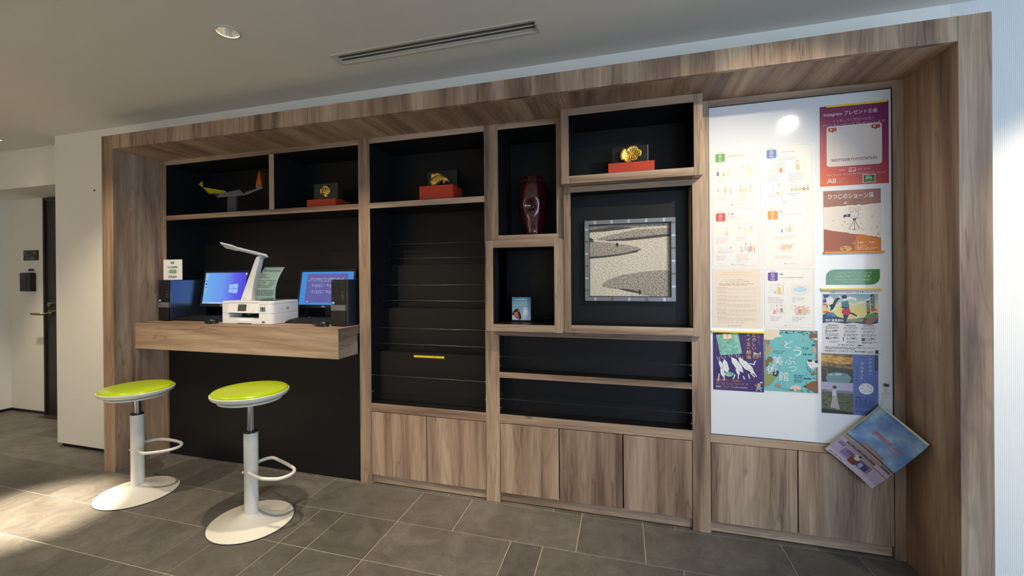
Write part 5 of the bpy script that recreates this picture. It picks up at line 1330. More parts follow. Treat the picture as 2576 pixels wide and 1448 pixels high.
# gradient poster with the white card
INSTA = grad_mat('magenta_orange_print', 'Z', -0.40, 0.02, [(0.0, rgb(214, 104, 58)), (0.28, rgb(190, 70, 66)), (0.6, rgb(156, 44, 84)), (1.0, rgb(120, 28, 92))], noise=0.0)
nt = INSTA.node_tree; sp = [n for n in nt.nodes if n.type == 'SEPXYZ'][0]; mr = [n for n in nt.nodes if n.type == 'MAP_RANGE'][0]
ma = nt.nodes.new('ShaderNodeMath'); ma.operation = 'MULTIPLY_ADD'; ma.inputs[1].default_value = 0.55
nt.links.new(sp.outputs['X'], ma.inputs[0]); nt.links.new(sp.outputs['Z'], ma.inputs[2]); nt.links.new(ma.outputs[0], mr.inputs['Value'])
mr.inputs['From Min'].default_value = -0.34; mr.inputs['From Max'].default_value = 0.06
o, s = poster('campaign_poster', 'magenta to orange poster with a white card in the upper right corner', 'poster', 0.8562, 1.1112, 1.6322, 1.9892, INSTA)
PK = ink(238, 214, 222); PK2 = ink(214, 180, 200)
s.text('Instagram プレゼント企画', 0.06, 0.075, PK, w=0.78, h=0.062, bold=0.006)
s.text('イイネしてくださった方へ', 0.5, 0.175, PK2, w=0.62, align='c'); s.text('アメニティーセットプレゼントします!', 0.5, 0.225, PK2, w=0.92, align='c')
CARD = ink(226, 214, 206); MAR = ink(112, 38, 60)
s.rrect(0.10, 0.255, 0.905, 0.76, 0.012, CARD)
def like(s, u, v, c, sc=1.0):
    m = ink(*c)
    s.rrect(u, v, u + 0.125 * sc, v + 0.046 * sc, 0.003 * sc, m); s.poly([(u + 0.04 * sc, v + 0.045 * sc), (u + 0.085 * sc, v + 0.045 * sc), (u + 0.062 * sc, v + 0.062 * sc)], m)
    s.disc(u + 0.034 * sc, v + 0.018 * sc, 0.0024 * sc, CARD); s.disc(u + 0.050 * sc, v + 0.018 * sc, 0.0024 * sc, CARD); s.poly([(u + 0.026 * sc, v + 0.021 * sc), (u + 0.058 * sc, v + 0.021 * sc), (u + 0.042 * sc, v + 0.038 * sc)], CARD)
    s.text('1', u + 0.086 * sc, v + 0.012 * sc, CARD, h=0.022 * sc)
like(s, 0.125, 0.275, (190, 70, 56)); like(s, 0.755, 0.275, (176, 40, 44))
s.text('IBISSTYLESKYOTOSTATION', 0.5, 0.665, MAR, w=0.66, h=0.034, align='c', bold=0.012)
s.text('Like', 0.29, 0.792, PK2, h=0.026); s.rect(0.425, 0.785, 0.525, 0.835, CARD); like(s, 0.432, 0.79, (176, 40, 44), 0.68); s.text('our post', 0.55, 0.797, PK2, h=0.030)
s.text('Get Facial Amenity Package for Free!', 0.09, 0.85, PK2, w=0.86, h=0.032)
s.text('All', 0.10, 0.905, PK, h=0.062, bold=0.015); s.text('ACCOR', 0.285, 0.912, PK2, w=0.09, h=0.011); s.text('LIVE', 0.285, 0.934, PK2, w=0.06, h=0.011); s.text('LIMITLESS', 0.285, 0.956, PK2, w=0.13, h=0.011)
s.poly([(0.62, 0.878), (0.72, 0.886), (0.81, 0.878), (0.804, 0.93), (0.81, 0.985), (0.72, 0.976), (0.62, 0.985), (0.628, 0.93)], CARD); s.poly([(0.632, 0.887), (0.72, 0.894), (0.798, 0.887), (0.793, 0.93), (0.798, 0.976), (0.72, 0.968), (0.632, 0.976), (0.639, 0.93)], ink(34, 110, 46))
s.text('ibis', 0.715, 0.900, CARD, w=0.085, align='c', bold=0.02); s.text('STYLES', 0.715, 0.936, ink(150, 196, 120), w=0.12, h=0.018, align='c')
s.finish(o)

# exhibition poster with the movie camera
BR = ink(158, 112, 100); BR2 = ink(160, 92, 66); OR_ = ink(204, 118, 30)
o, s = poster('exhibition_poster', 'brown and white exhibition poster with a drawn film camera on a tripod', 'poster', 0.8684, 1.0812, 1.3355, 1.6105, ink(226, 216, 206))
rnd = random.Random(11)
def torn(v0, v1, n=24): return [(k / n, v0 + (v1 - v0) * k / n + rnd.uniform(-0.007, 0.007)) for k in range(n + 1)]
s.poly([(0, 0), (1, 0)] + list(reversed(torn(0.262, 0.235))), BR)
s.poly(torn(0.625, 0.775) + [(1, 1), (0, 1)], BR2)
s.poly([(0.58, 0.74), (0.66, 0.715), (0.78, 0.74), (0.86, 0.775), (1, 0.78), (1, 1.0), (0.55, 1.0), (0.53, 0.88)], OR_)
s.text('ひつじのショーン展', 0.08, 0.055, ink(232, 220, 208), w=0.80, h=0.085, bold=0.02)
s.line([(0.29, 0.148), (0.63, 0.140)], 0.0006, ink(60, 44, 40)); s.text('テレビシリーズ放送開始', 0.275, 0.155, ink(60, 44, 40), w=0.40, h=0.028, bold=0.01); s.text('15', 0.365, 0.19, ink(240, 232, 224), h=0.034, bold=0.02); s.text('周年記念', 0.45, 0.192, ink(90, 66, 60), h=0.026); s.line([(0.34, 0.238), (0.62, 0.228)], 0.0006, ink(60, 44, 40))
IK = ink(52, 50, 56); PGc = ink(226, 216, 206); GY = ink(196, 192, 188)
for u in (0.495, 0.605):
    s.disc(u, 0.315, 0.0105, IK); s.disc(u, 0.315, 0.0095, PGc); s.disc(u, 0.315, 0.0035, IK); s.disc(u, 0.315, 0.0026, PGc)
s.frame(0.47, 0.355, 0.615, 0.445, 0.001, 0.0007, IK, ink(216, 210, 204)); s.poly([(0.355, 0.40), (0.385, 0.395), (0.47, 0.385), (0.47, 0.435), (0.385, 0.43), (0.355, 0.455)], IK); s.rect(0.40, 0.40, 0.44, 0.42, ink(150, 156, 166))
s.line([(0.615, 0.40), (0.66, 0.39)], 0.001, IK); s.line([(0.55, 0.455), (0.66, 0.465)], 0.0012, IK); s.disc(0.545, 0.475, 0.007, ink(56, 56, 80), 0.6)
for a, b_ in ((0.455, 0.62), (0.545, 0.64), (0.63, 0.62)): s.line([(0.545, 0.48), (a, b_)], 0.0018, ink(90, 84, 84)); s.disc(a, b_, 0.003, IK, 0.5)
s.disc(0.55, 0.63, 0.026, ink(206, 200, 196), 0.18); s.disc(0.545, 0.64, 0.003, IK, 0.5); s.line([(0.545, 0.48), (0.545, 0.64)], 0.0018, ink(90, 84, 84))
for u, v in ((0.43, 0.56), (0.66, 0.56), (0.70, 0.655), (0.83, 0.645), (0.93, 0.62), (0.33, 0.575), (0.37, 0.525), (0.18, 0.5), (0.85, 0.45)):
    for d_ in (-0.02, 0, 0.02): s.line([(u, v), (u + d_, v - 0.022 - abs(d_) * 0.3)], 0.0008, ink(150, 168, 110))
s.disc(0.955, 0.72, 0.0028, ink(180, 50, 40))
s.disc(0.39, 0.945, 0.023, ink(206, 160, 70), 0.55); s.disc(0.42, 0.93, 0.006, ink(120, 170, 180), 0.6); s.disc(0.34, 0.93, 0.006, ink(206, 80, 40), 0.6); s.disc(0.37, 0.965, 0.006, ink(120, 80, 50), 0.6)
CRM = ink(240, 224, 200)
s.text('2022', 0.50, 0.845, CRM, h=0.018); s.text('7.30', 0.59, 0.835, CRM, h=0.036, bold=0.02); s.text('SAT', 0.715, 0.845, CRM, h=0.012); s.text('9.4', 0.80, 0.835, CRM, h=0.036, bold=0.02); s.text('SUN', 0.895, 0.845, CRM, h=0.012); s.line([(0.755, 0.852), (0.79, 0.852)], 0.0006, CRM)
s.line([(0.585, 0.892), (0.94, 0.886)], 0.0005, CRM); greek(s, 0.585, 0.903, 0.16, 0.006, CRM); s.text('美術館「えき」KYOTO', 0.585, 0.92, CRM, w=0.355, h=0.03, bold=0.008); greek(s, 0.585, 0.956, 0.3, 0.007, CRM)
s.finish(o)

# green notice
o = MB().quad([(0, 0, 0)]).build('tmp', PAPER); bpy.data.objects.remove(o)
sg_ = Sheet(0.2005, 0.068); pts = []
def leaf_outline(w, h, r):
    out = [(w, 0)]
    for k in range(9): a = math.radians(0 + k * 11.25); out.append((w - r + r * math.cos(a), -h + r - r * math.sin(a)))
    out.append((0, -h))
    for k in range(9): a = math.radians(180 - k * 11.25); out.append((r + r * math.cos(a), -r + r * math.sin(a)))
    return out
ol = leaf_outline(0.2005, 0.068, 0.033)
mb = MB(); n = len(ol); mb.v = [(x, -0.0006, z) for x, z in ol] + [(x, 0, z) for x, z in ol]; mb.f = [tuple(range(n)), tuple(range(2 * n - 1, n - 1, -1))] + [(i, (i + 1) % n, n + (i + 1) % n, n + i) for i in range(n)]
gn = tag(mb.build('leaf_notice', mat('laminated_green', rgb(70, 128, 62), 0.18, coat=0.4), loc=(0.8760, YB, 1.2588)), 'green leaf-shaped notice in Japanese and English', 'notice')
LG = ink(206, 226, 186)
sg_.text('パンフレットはフロントで', 0.5, 0.16, LG, w=0.70, align='c'); sg_.text('お渡し可能でございます', 0.5, 0.36, LG, w=0.64, align='c')
sg_.text('Please ask in the front desk for', 0.5, 0.605, LG, w=0.66, align='c', bold=0.008); sg_.text('more information', 0.5, 0.765, LG, w=0.37, align='c', bold=0.008)
sheet_on(gn, sg_, (0, -0.0006, 0))

# marathon leaflet
MSKY = grad_mat('marathon_sky_print', 'Z', -0.155, -0.01, [(0.0, rgb(228, 214, 190)), (0.45, rgb(226, 206, 104)), (0.68, rgb(196, 206, 170)), (1.0, rgb(70, 140, 200))])
o, s = poster('marathon_leaflet', 'marathon leaflet with a drawn runner under a yellow magnet bar', 'poster', 0.8605, 1.0708, 0.888, 1.1660, mat('white_leaflet', rgb(226, 224, 226), 0.5))
DK = ink(46, 52, 58)
s.text('京都マラソン2023', 0.14, 0.018, DK, w=0.40, h=0.032, bold=0.012); greek(s, 0.57, 0.03, 0.04, 0.016, ink(120, 120, 120), fill=0.5); s.text('2.19', 0.62, 0.016, DK, w=0.12, h=0.034, bold=0.012); greek(s, 0.76, 0.03, 0.12, 0.010, ink(150, 150, 150))
hill = ink(56, 76, 110); hl2 = ink(96, 140, 150)
u0, v0, u1, v1 = 0.01, 0.062, 0.99, 0.525
s.poly([(u0, v0), (u1, v0), (u1, 0.515), (0.85, 0.545), (0.7, 0.53), (0.55, 0.515), (0.42, 0.535), (0.3, 0.52), (0.18, 0.51), (0.04, 0.525), (u0, 0.53)], MSKY)
for p_ in ([(0.28, 0.07), (0.36, 0.12), (0.5, 0.10), (0.6, 0.12), (0.62, 0.17), (0.55, 0.14), (0.42, 0.16), (0.32, 0.12)], [(0.62, 0.19), (0.75, 0.17), (0.9, 0.09), (0.97, 0.07), (0.85, 0.14), (0.74, 0.20), (0.66, 0.22)], [(0.06, 0.12), (0.16, 0.10), (0.22, 0.16), (0.18, 0.22), (0.08, 0.24)], [(0.08, 0.26), (0.2, 0.24), (0.28, 0.32), (0.16, 0.33)]): s.poly(p_, ink(228, 226, 220))
s.poly([(0.02, 0.07), (0.14, 0.07), (0.1, 0.12), (0.04, 0.13)], ink(64, 60, 120)); s.poly([(0.02, 0.15), (0.07, 0.14), (0.08, 0.19), (0.02, 0.21)], ink(66, 66, 150)); s.poly([(0.02, 0.22), (0.10, 0.225), (0.08, 0.24), (0.02, 0.245)], ink(206, 70, 80)); s.poly([(0.08, 0.24), (0.105, 0.245), (0.095, 0.29), (0.08, 0.285)], ink(70, 74, 150))
s.poly([(0.01, 0.53), (0.01, 0.40), (0.10, 0.355), (0.2, 0.36), (0.27, 0.42), (0.36, 0.44), (0.42, 0.47), (0.55, 0.455), (0.70, 0.44), (0.8, 0.43), (0.86, 0.37), (0.94, 0.35), (0.99, 0.36), (0.99, 0.515), (0.85, 0.545), (0.7, 0.53), (0.55, 0.515), (0.42, 0.535), (0.3, 0.52), (0.18, 0.51), (0.04, 0.525)], hill)
s.poly([(0.06, 0.40), (0.13, 0.365), (0.2, 0.37), (0.25, 0.42), (0.15, 0.43)], hl2); s.poly([(0.02, 0.34), (0.08, 0.335), (0.13, 0.35), (0.10, 0.365), (0.02, 0.365)], ink(214, 76, 70)); s.poly([(0.10, 0.40), (0.16, 0.39), (0.2, 0.43), (0.13, 0.435)], ink(74, 86, 160))
s.poly([(0.42, 0.46), (0.6, 0.45), (0.74, 0.455), (0.72, 0.50), (0.55, 0.505), (0.43, 0.50)], ink(150, 150, 120)); s.poly([(0.74, 0.44), (0.80, 0.375), (0.9, 0.365), (0.99, 0.38), (0.99, 0.44), (0.86, 0.46)], ink(100, 140, 90))
s.poly([(0.77, 0.50), (0.80, 0.46), (0.92, 0.425), (0.97, 0.435), (0.94, 0.48), (0.86, 0.53), (0.79, 0.535)], ink(196, 82, 60)); s.poly([(0.82, 0.495), (0.85, 0.465), (0.92, 0.45), (0.92, 0.47), (0.86, 0.505)], ink(70, 136, 80))
s.poly([(0.79, 0.165), (0.84, 0.16), (0.85, 0.36), (0.80, 0.38)], ink(40, 60, 62)); s.poly([(0.86, 0.062), (0.925, 0.062), (0.93, 0.32), (0.87, 0.335)], ink(40, 60, 62))
s.text('3\n年\nぶ\nり\nの\n想\nい\nが', 0.893, 0.08, ink(206, 212, 206), h=0.225, align='c', space=0.72); s.text('風\nを\nか\nけ\nる', 0.82, 0.19, ink(206, 212, 206), h=0.14, align='c', space=0.72)
s.poly([(0.86, 0.30), (0.90, 0.29), (0.97, 0.30), (0.96, 0.32), (0.88, 0.325)], ink(214, 70, 60)); s.poly([(0.82, 0.34), (0.86, 0.325), (0.92, 0.335), (0.9, 0.35)], ink(224, 160, 80))
SK = ink(238, 222, 206); TL = ink(74, 122, 146); DB = ink(38, 60, 78)
s.poly([(0.34, 0.125), (0.27, 0.12), (0.22, 0.16), (0.20, 0.215), (0.13, 0.24), (0.15, 0.28), (0.14, 0.33), (0.2, 0.31), (0.23, 0.26), (0.25, 0.21), (0.3, 0.15)], DB)
s.disc(0.40, 0.108, 0.0105, DB, 0.9); s.poly([(0.385, 0.135), (0.42, 0.13), (0.425, 0.165), (0.385, 0.175)], SK)
s.poly([(0.34, 0.19), (0.40, 0.175), (0.455, 0.165), (0.48, 0.18), (0.475, 0.20), (0.49, 0.23), (0.485, 0.285), (0.42, 0.29), (0.36, 0.275), (0.36, 0.24)], TL)
s.poly([(0.335, 0.275), (0.36, 0.255), (0.42, 0.27), (0.485, 0.275), (0.48, 0.29), (0.40, 0.295)], DB)
s.poly([(0.34, 0.19), (0.345, 0.21), (0.26, 0.27), (0.20, 0.325), (0.19, 0.315), (0.25, 0.25)], SK); s.poly([(0.47, 0.195), (0.55, 0.235), (0.62, 0.205), (0.625, 0.22), (0.555, 0.255), (0.48, 0.225)], SK)
s.poly([(0.375, 0.295), (0.485, 0.29), (0.51, 0.33), (0.505, 0.375), (0.48, 0.395), (0.385, 0.385), (0.35, 0.36), (0.355, 0.32)], ink(196, 52, 76))
s.poly([(0.38, 0.385), (0.475, 0.395), (0.45, 0.45), (0.41, 0.52), (0.38, 0.52), (0.385, 0.45)], DB); s.poly([(0.505, 0.35), (0.56, 0.36), (0.63, 0.405), (0.61, 0.415), (0.55, 0.39), (0.505, 0.375)], DB); s.disc(0.65, 0.415, 0.004, SK)
s.text('各種募集案内', 0.06, 0.462, ink(240, 240, 236), w=0.32, h=0.042, bold=0.03)
tx = ink(120, 120, 122)
for u in (0.06, 0.38, 0.70): s.rect(u + 0.03, 0.555, u + 0.22, 0.565, ink(90, 90, 92), 'lettering'); greek(s, u, 0.585, 0.25, 0.006, tx, 3, 0.014); greek(s, u + 0.03, 0.640, 0.2, 0.006, tx, 3, 0.014); greek(s, u, 0.695, 0.25, 0.007, tx, 3, 0.015); greek(s, u + 0.05, 0.755, 0.2, 0.006, tx, 3, 0.014); greek(s, u + 0.06, 0.815, 0.2, 0.008, tx, 2, 0.015)
for u, v in ((0.21, 0.64), (0.21, 0.752), (0.53, 0.755), (0.86, 0.755)): s.rect(u, v, u + 0.055, v + 0.012, DK)
for u, v, w_, h_ in ((0.06, 0.635, 0.015, 0.045), (0.06, 0.755, 0.055, 0.03), (0.37, 0.75, 0.015, 0.055), (0.70, 0.755, 0.055, 0.05), (0.70, 0.825, 0.055, 0.012)): s.rect(u, v, u + w_, v + h_, ink(84, 86, 92))
greek(s, 0.28, 0.868, 0.3, 0.010, ink(90, 90, 92)); s.rect(0.63, 0.868, 0.74, 0.885, DK); s.rect(0.70, 0.871, 0.735, 0.882, WHT)
greek(s, 0.05, 0.905, 0.88, 0.006, tx, 2, 0.013); greek(s, 0.05, 0.935, 0.55, 0.007, DK)
s.text('大会当日はノーマイカーデーにご協力をお願いします。', 0.04, 0.957, DK, w=0.87, h=0.030, bold=0.008); s.rect(0.935, 0.94, 0.99, 0.998, DK)
s.finish(o)

# purple picture-book poster
o, s = poster('exhibition_poster', 'purple picture-book exhibition poster with white animals under a yellow bar', 'poster', 0.4125, 0.6275, 0.690, 0.9660, ink(66, 38, 104))
GB = gravel('watercolour_green_print', rgb(84, 158, 140), rgb(120, 186, 164), rgb(160, 208, 186), 40, 40)
s.poly([(0.06, 0.055), (0.50, 0.0), (0.58, 0.36), (0.15, 0.40)], GB)
s.rect(0.19, 0.025, 0.39, 0.13, ink(214, 168, 60)); s.rect(0.21, 0.035, 0.285, 0.115, ink(232, 220, 214)); s.rect(0.30, 0.035, 0.375, 0.115, ink(232, 220, 214)); s.disc(0.25, 0.115, 0.0055, ink(30, 30, 36)); s.disc(0.345, 0.105, 0.005, ink(30, 30, 36)); s.disc(0.25, 0.105, 0.0055, ink(236, 230, 228)); s.disc(0.345, 0.095, 0.005, ink(236, 230, 228))
WA = ink(232, 232, 234); DA = ink(40, 36, 50)
s.poly([(0.60, 0.36), (0.72, 0.55), (0.78, 0.70), (0.70, 0.68), (0.58, 0.50)], DA)
rn = random.Random(21)
for (u, v, a, l, w_) in ((0.12, 0.48, 1.2, 0.30, 0.09), (0.22, 0.46, 1.35, 0.34, 0.13), (0.36, 0.42, 0.95, 0.42, 0.14), (0.50, 0.42, 0.90, 0.40, 0.12), (0.58, 0.46, 0.85, 0.36, 0.10), (0.17, 0.60, 1.4, 0.24, 0.10), (0.46, 0.60, 1.2, 0.18, 0.08), (0.70, 0.62, 0.6, 0.16, 0.06)):
    dx, dy = math.cos(a), math.sin(a) * 0.78; nx, ny = -dy, dx * 0.78
    P_ = [(u, v), (u + nx * w_ * .5 + dx * l * .25, v + ny * w_ * .5 + dy * l * .25), (u + nx * w_ * .55 + dx * l * .7, v + ny * w_ * .55 + dy * l * .7), (u + dx * l, v + dy * l), (u - nx * w_ * .5 + dx * l * .7, v - ny * w_ * .5 + dy * l * .7), (u - nx * w_ * .45 + dx * l * .25, v - ny * w_ * .45 + dy * l * .25)]
    s.poly(P_, WA); s.line(P_ + [P_[0]], 0.0006, DA)
    for e_ in (0.2, -0.2): s.line([(u + nx * e_ * w_, v + ny * e_ * w_), (u + nx * e_ * w_ * 2 - 0.02, v - 0.05)], 0.0018, WA)
    for k in range(3): s.line([(u + dx * l * (.3 + .2 * k), v + dy * l * (.3 + .2 * k)), (u + dx * l * (.4 + .2 * k) + .02, v + dy * l * (.42 + .2 * k))], 0.0008, DA)
for u, v, u2_, v2_ in ((0.12, 0.72, 0.10, 0.85), (0.22, 0.72, 0.22, 0.84), (0.44, 0.72, 0.40, 0.80), (0.50, 0.72, 0.50, 0.79), (0.60, 0.74, 0.62, 0.80), (0.70, 0.70, 0.72, 0.78), (0.78, 0.66, 0.86, 0.74), (0.74, 0.68, 0.82, 0.75), (0.72, 0.52, 0.82, 0.54), (0.80, 0.54, 0.84, 0.47)): s.line([(u, v), (u2_, v2_)], 0.0042, WA)
s.disc(0.32, 0.72, 0.02, GB, 0.55); s.disc(0.10, 0.66, 0.007, DA)
YG = ink(232, 186, 90)
s.text('スイスの絵本', 0.66, 0.02, YG, w=0.01) if False else None
for t_, u, v, h in (('ス', 0.655, 0.005, 0.055), ('イ', 0.66, 0.085, 0.065), ('ス', 0.655, 0.17, 0.06), ('の', 0.675, 0.243, 0.035), ('絵', 0.66, 0.29, 0.075), ('本', 0.66, 0.375, 0.075)): s.text(t_, u, v, YG, h=h, bold=0.012)
for t_, u, v, h in (('た', 0.775, 0.01, 0.06), ('の', 0.775, 0.085, 0.055), ('し', 0.78, 0.155, 0.06), ('い', 0.775, 0.235, 0.05)): s.text(t_, u, v, YG, h=h, bold=0.012)
for t_, u, v, h in (('こ', 0.88, 0.015, 0.025), ('わ', 0.88, 0.055, 0.028), ('く', 0.89, 0.10, 0.03), ('て', 0.88, 0.145, 0.028), ('、', 0.91, 0.185, 0.012)): s.text(t_, u, v, YG, h=h)
s.poly([(0.80, 0.315), (0.83, 0.335), (0.90, 0.33), (0.94, 0.315), (0.94, 0.36), (0.80, 0.365)], ink(206, 200, 206)); s.poly([(0.86, 0.325), (0.92, 0.33), (0.92, 0.35), (0.85, 0.345)], DA)
greek(s, 0.79, 0.372, 0.15, 0.011, YG, 3, 0.022)
OG = ink(226, 146, 66)
s.text('2022.9.17', 0.05, 0.805, OG, w=0.22, h=0.035, bold=0.02); s.text('SAT', 0.275, 0.82, OG, h=0.015); s.line([(0.325, 0.825), (0.375, 0.825)], 0.0006, OG); s.text('12.25', 0.385, 0.808, OG, w=0.12, h=0.034, bold=0.02); s.text('SUN', 0.51, 0.825, OG, h=0.015)
greek(s, 0.05, 0.86, 0.66, 0.007, ink(150, 110, 120), 4, 0.014)
s.text('Asahi', 0.05, 0.925, ink(232, 226, 236), w=0.10, h=0.024, bold=0.03); s.text('アサヒビール大山崎山荘美術館', 0.175, 0.925, ink(220, 214, 226), w=0.50, h=0.026)
greek(s, 0.05, 0.968, 0.38, 0.006, ink(150, 120, 150))
s.disc(0.90, 0.875, 0.0075, ink(226, 176, 120)); s.disc(0.905, 0.87, 0.005, ink(206, 140, 80)); s.poly([(0.865, 0.90), (0.925, 0.90), (0.945, 0.955), (0.85, 0.955)], ink(120, 170, 190)); s.line([(0.87, 0.955), (0.84, 0.985)], 0.0035, ink(226, 176, 130)); s.line([(0.93, 0.955), (0.945, 0.985)], 0.0035, ink(226, 176, 130)); s.line([(0.865, 0.91), (0.82, 0.875)], 0.0022, ink(220, 200, 190)); s.line([(0.93, 0.905), (0.965, 0.935)], 0.0022, ink(220, 200, 190)); s.disc(0.945, 0.835, 0.006, ink(206, 206, 196), 0.6)
s.finish(o)

# turquoise animal art poster
o, s = poster('exhibition_poster', 'turquoise animal art exhibition poster with large white Japanese lettering', 'poster', 0.6295, 0.8425, 0.700, 0.9820, ink(112, 186, 188))
s.rect(0, 0, 1, 0.012, ink(120, 100, 84)); s.rect(0.96, 0, 1, 1, ink(130, 118, 106)); s.rect(0, 0.15, 0.022, 0.7, ink(130, 112, 92))
s.poly([(0, 0), (0.30, 0), (0.28, 0.07), (0.36, 0.10), (0.22, 0.12), (0.16, 0.16), (0, 0.16)], ink(232, 214, 184)); s.poly([(0.02, 0.17), (0.10, 0.17), (0.12, 0.23), (0.05, 0.25), (0.18, 0.29), (0.06, 0.28)], ink(170, 110, 80))
for u, v in ((0.07, 0.34), (0.10, 0.30), (0.05, 0.38), (0.10, 0.47), (0.14, 0.50), (0.06, 0.52), (0.05, 0.58)): s.disc(u, v, 0.010, ink(186, 150, 96) if v < 0.42 else ink(126, 96, 56), 0.9)
for k in range(34):
    u = rn.choice((rn.uniform(0.30, 0.82), rn.uniform(0.86, 0.97))); v = rn.uniform(0.012, 0.06) if u < 0.84 else rn.uniform(0.02, 0.25)
    s.disc(u, v, rn.uniform(0.002, 0.0042), ink(52, 78, 76), 0.6)
s.poly([(0.84, 0.06), (0.90, 0.03), (0.98, 0.05), (0.99, 0.14), (0.92, 0.14), (0.85, 0.12)], ink(130, 84, 66)); s.poly([(0.88, 0.12), (0.99, 0.11), (0.99, 0.15)], ink(226, 206, 190))
for u, v in ((0.71, 0.14), (0.32, 0.22)): s.poly([(u, v), (u + 0.03, v + 0.01), (u + 0.05, v + 0.035), (u + 0.01, v + 0.03)], ink(190, 140, 100))
s.poly([(0.90, 0.28), (0.97, 0.26), (0.98, 0.36), (0.90, 0.34)], ink(190, 160, 140)); s.disc(0.92, 0.225, 0.008, ink(60, 86, 100), 0.6)
s.poly([(0.80, 0.45), (0.83, 0.465), (0.88, 0.46), (0.90, 0.48), (0.98, 0.46), (1.0, 0.50), (1.0, 0.57), (0.94, 0.60), (0.88, 0.62), (0.84, 0.58), (0.80, 0.52)], ink(226, 220, 222)); s.poly([(0.80, 0.45), (0.83, 0.465), (0.88, 0.46), (0.90, 0.49), (0.86, 0.50), (0.82, 0.495)], ink(40, 38, 44)); s.poly([(0.93, 0.48), (1.0, 0.46), (1.0, 0.52), (0.95, 0.51)], ink(50, 48, 54)); s.disc(0.845, 0.52, 0.002, ink(90, 120, 110))
for k in range(26): s.disc(rn.uniform(0.78, 0.97), rn.uniform(0.53, 0.76), rn.uniform(0.0015, 0.003), ink(60, 92, 96), 0.7)
s.poly([(0.90, 0.66), (0.93, 0.64), (0.95, 0.69), (0.91, 0.72), (0.88, 0.71)], ink(150, 90, 80))
s.poly([(0.0, 0.68), (0.06, 0.66), (0.2, 0.70), (0.26, 0.74), (0.2, 0.80), (0.12, 0.90), (0.0, 0.94)], ink(140, 150, 84)); s.poly([(0.14, 0.68), (0.26, 0.66), (0.28, 0.71), (0.24, 0.76), (0.16, 0.75)], ink(26, 42, 84)); s.poly([(0.0, 0.66), (0.14, 0.66), (0.14, 0.70), (0.0, 0.74)], ink(120, 160, 150))
s.poly([(0.72, 0.90), (0.80, 0.86), (0.90, 0.81), (1.0, 0.80), (1.0, 0.985), (0.94, 0.99), (0.86, 0.95), (0.78, 0.92)], ink(132, 84, 54)); s.line([(0.80, 0.86), (0.79, 0.825)], 0.0018, ink(120, 80, 60)); s.disc(0.76, 0.90, 0.004, ink(50, 36, 30))
s.poly([(0.20, 0.94), (0.21, 0.88), (0.26, 0.865), (0.32, 0.90), (0.33, 0.95)], ink(156, 140, 130))
for u, v, r in ((0.58, 0.92, 0.013), (0.53, 0.94, 0.011), (0.63, 0.93, 0.012), (0.58, 0.95, 0.012)): s.disc(u, v, r, ink(226, 190, 176), 0.8)
for k in range(22): s.disc(rn.uniform(0.35, 0.85), rn.uniform(0.945, 0.985), rn.uniform(0.0015, 0.003), ink(56, 84, 80), 0.7)
for t_, u, v, h in (('ど', 0.38, 0.165, 0.125), ('う', 0.545, 0.265, 0.15), ('ぶ', 0.385, 0.425, 0.125), ('つ', 0.46, 0.58, 0.085), ('美', 0.145, 0.425, 0.155), ('術', 0.045, 0.58, 0.145), ('館', 0.265, 0.68, 0.145)): s.text(t_, u, v, ink(236, 240, 238), h=h, bold=0.0)
DT = ink(44, 66, 74)
s.text('7.16', 0.725, 0.265, DT, w=0.11, h=0.035, bold=0.01); s.line([(0.765, 0.31), (0.765, 0.345)], 0.0006, DT); s.text('10.10', 0.73, 0.362, DT, w=0.155, h=0.032, bold=0.01); s.text('ANIMAL ART', 0.17, 0.33, ink(86, 150, 158), w=0.24, h=0.02); s.text('MUSEUM', 0.17, 0.362, ink(86, 150, 158), w=0.17, h=0.02)
greek(s, 0.56, 0.715, 0.24, 0.008, ink(70, 120, 124), 2); greek(s, 0.56, 0.755, 0.16, 0.010, DT); s.rect(0.735, 0.76, 0.88, 0.778, ink(50, 80, 96)); greek(s, 0.56, 0.785, 0.16, 0.007, ink(80, 130, 134), 4, 0.015)
s.finish(o)

# blue exhibition leaflet with two paintings
o, s = poster('exhibition_poster', 'blue exhibition leaflet with two small paintings under the marathon leaflet', 'poster', 0.8560, 1.0682, 0.6150, 0.8830, ink(92, 110, 172))
PA1 = gravel('table_painting_print', rgb(70, 66, 50), rgb(120, 104, 70), rgb(176, 136, 74), 26, 40)
PA2 = gravel('meadow_painting_print', rgb(50, 54, 40), rgb(84, 92, 62), rgb(116, 118, 84), 60, 120)
s.rect(0, 0, 0.565, 0.475, PA1); s.poly([(0, 0.02), (0.56, 0.06), (0.56, 0.16), (0.3, 0.17), (0, 0.13)], gravel('sunset_painting_print', rgb(130, 104, 60), rgb(196, 150, 76), rgb(224, 186, 110), 30, 60))
s.poly([(0, 0.22), (0.565, 0.25), (0.565, 0.475), (0, 0.475)], ink(70, 66, 58)); s.poly([(0.08, 0.40), (0.12, 0.33), (0.3, 0.305), (0.47, 0.33), (0.54, 0.40), (0.50, 0.475), (0.10, 0.475)], ink(112, 146, 146)); s.disc(0.3, 0.345, 0.014, ink(190, 196, 190), 0.3); s.disc(0.4, 0.36, 0.008, ink(150, 110, 100), 0.4); s.disc(0.17, 0.355, 0.009, ink(176, 186, 186), 0.4)
s.line([(0.02, 0.25), (0.10, 0.27), (0.11, 0.42)], 0.002, ink(140, 136, 120)); s.line([(0.02, 0.32), (0.1, 0.34)], 0.0014, ink(140, 136, 120))
s.rect(0, 0.48, 0.565, 1.0, PA2); s.rect(0, 0.48, 0.565, 0.62, ink(176, 170, 192)); s.poly([(0, 0.60), (0.565, 0.615), (0.565, 0.66), (0, 0.64)], ink(128, 122, 140)); s.poly([(0, 0.93), (0.565, 0.96), (0.565, 1), (0, 1)], ink(46, 40, 34))
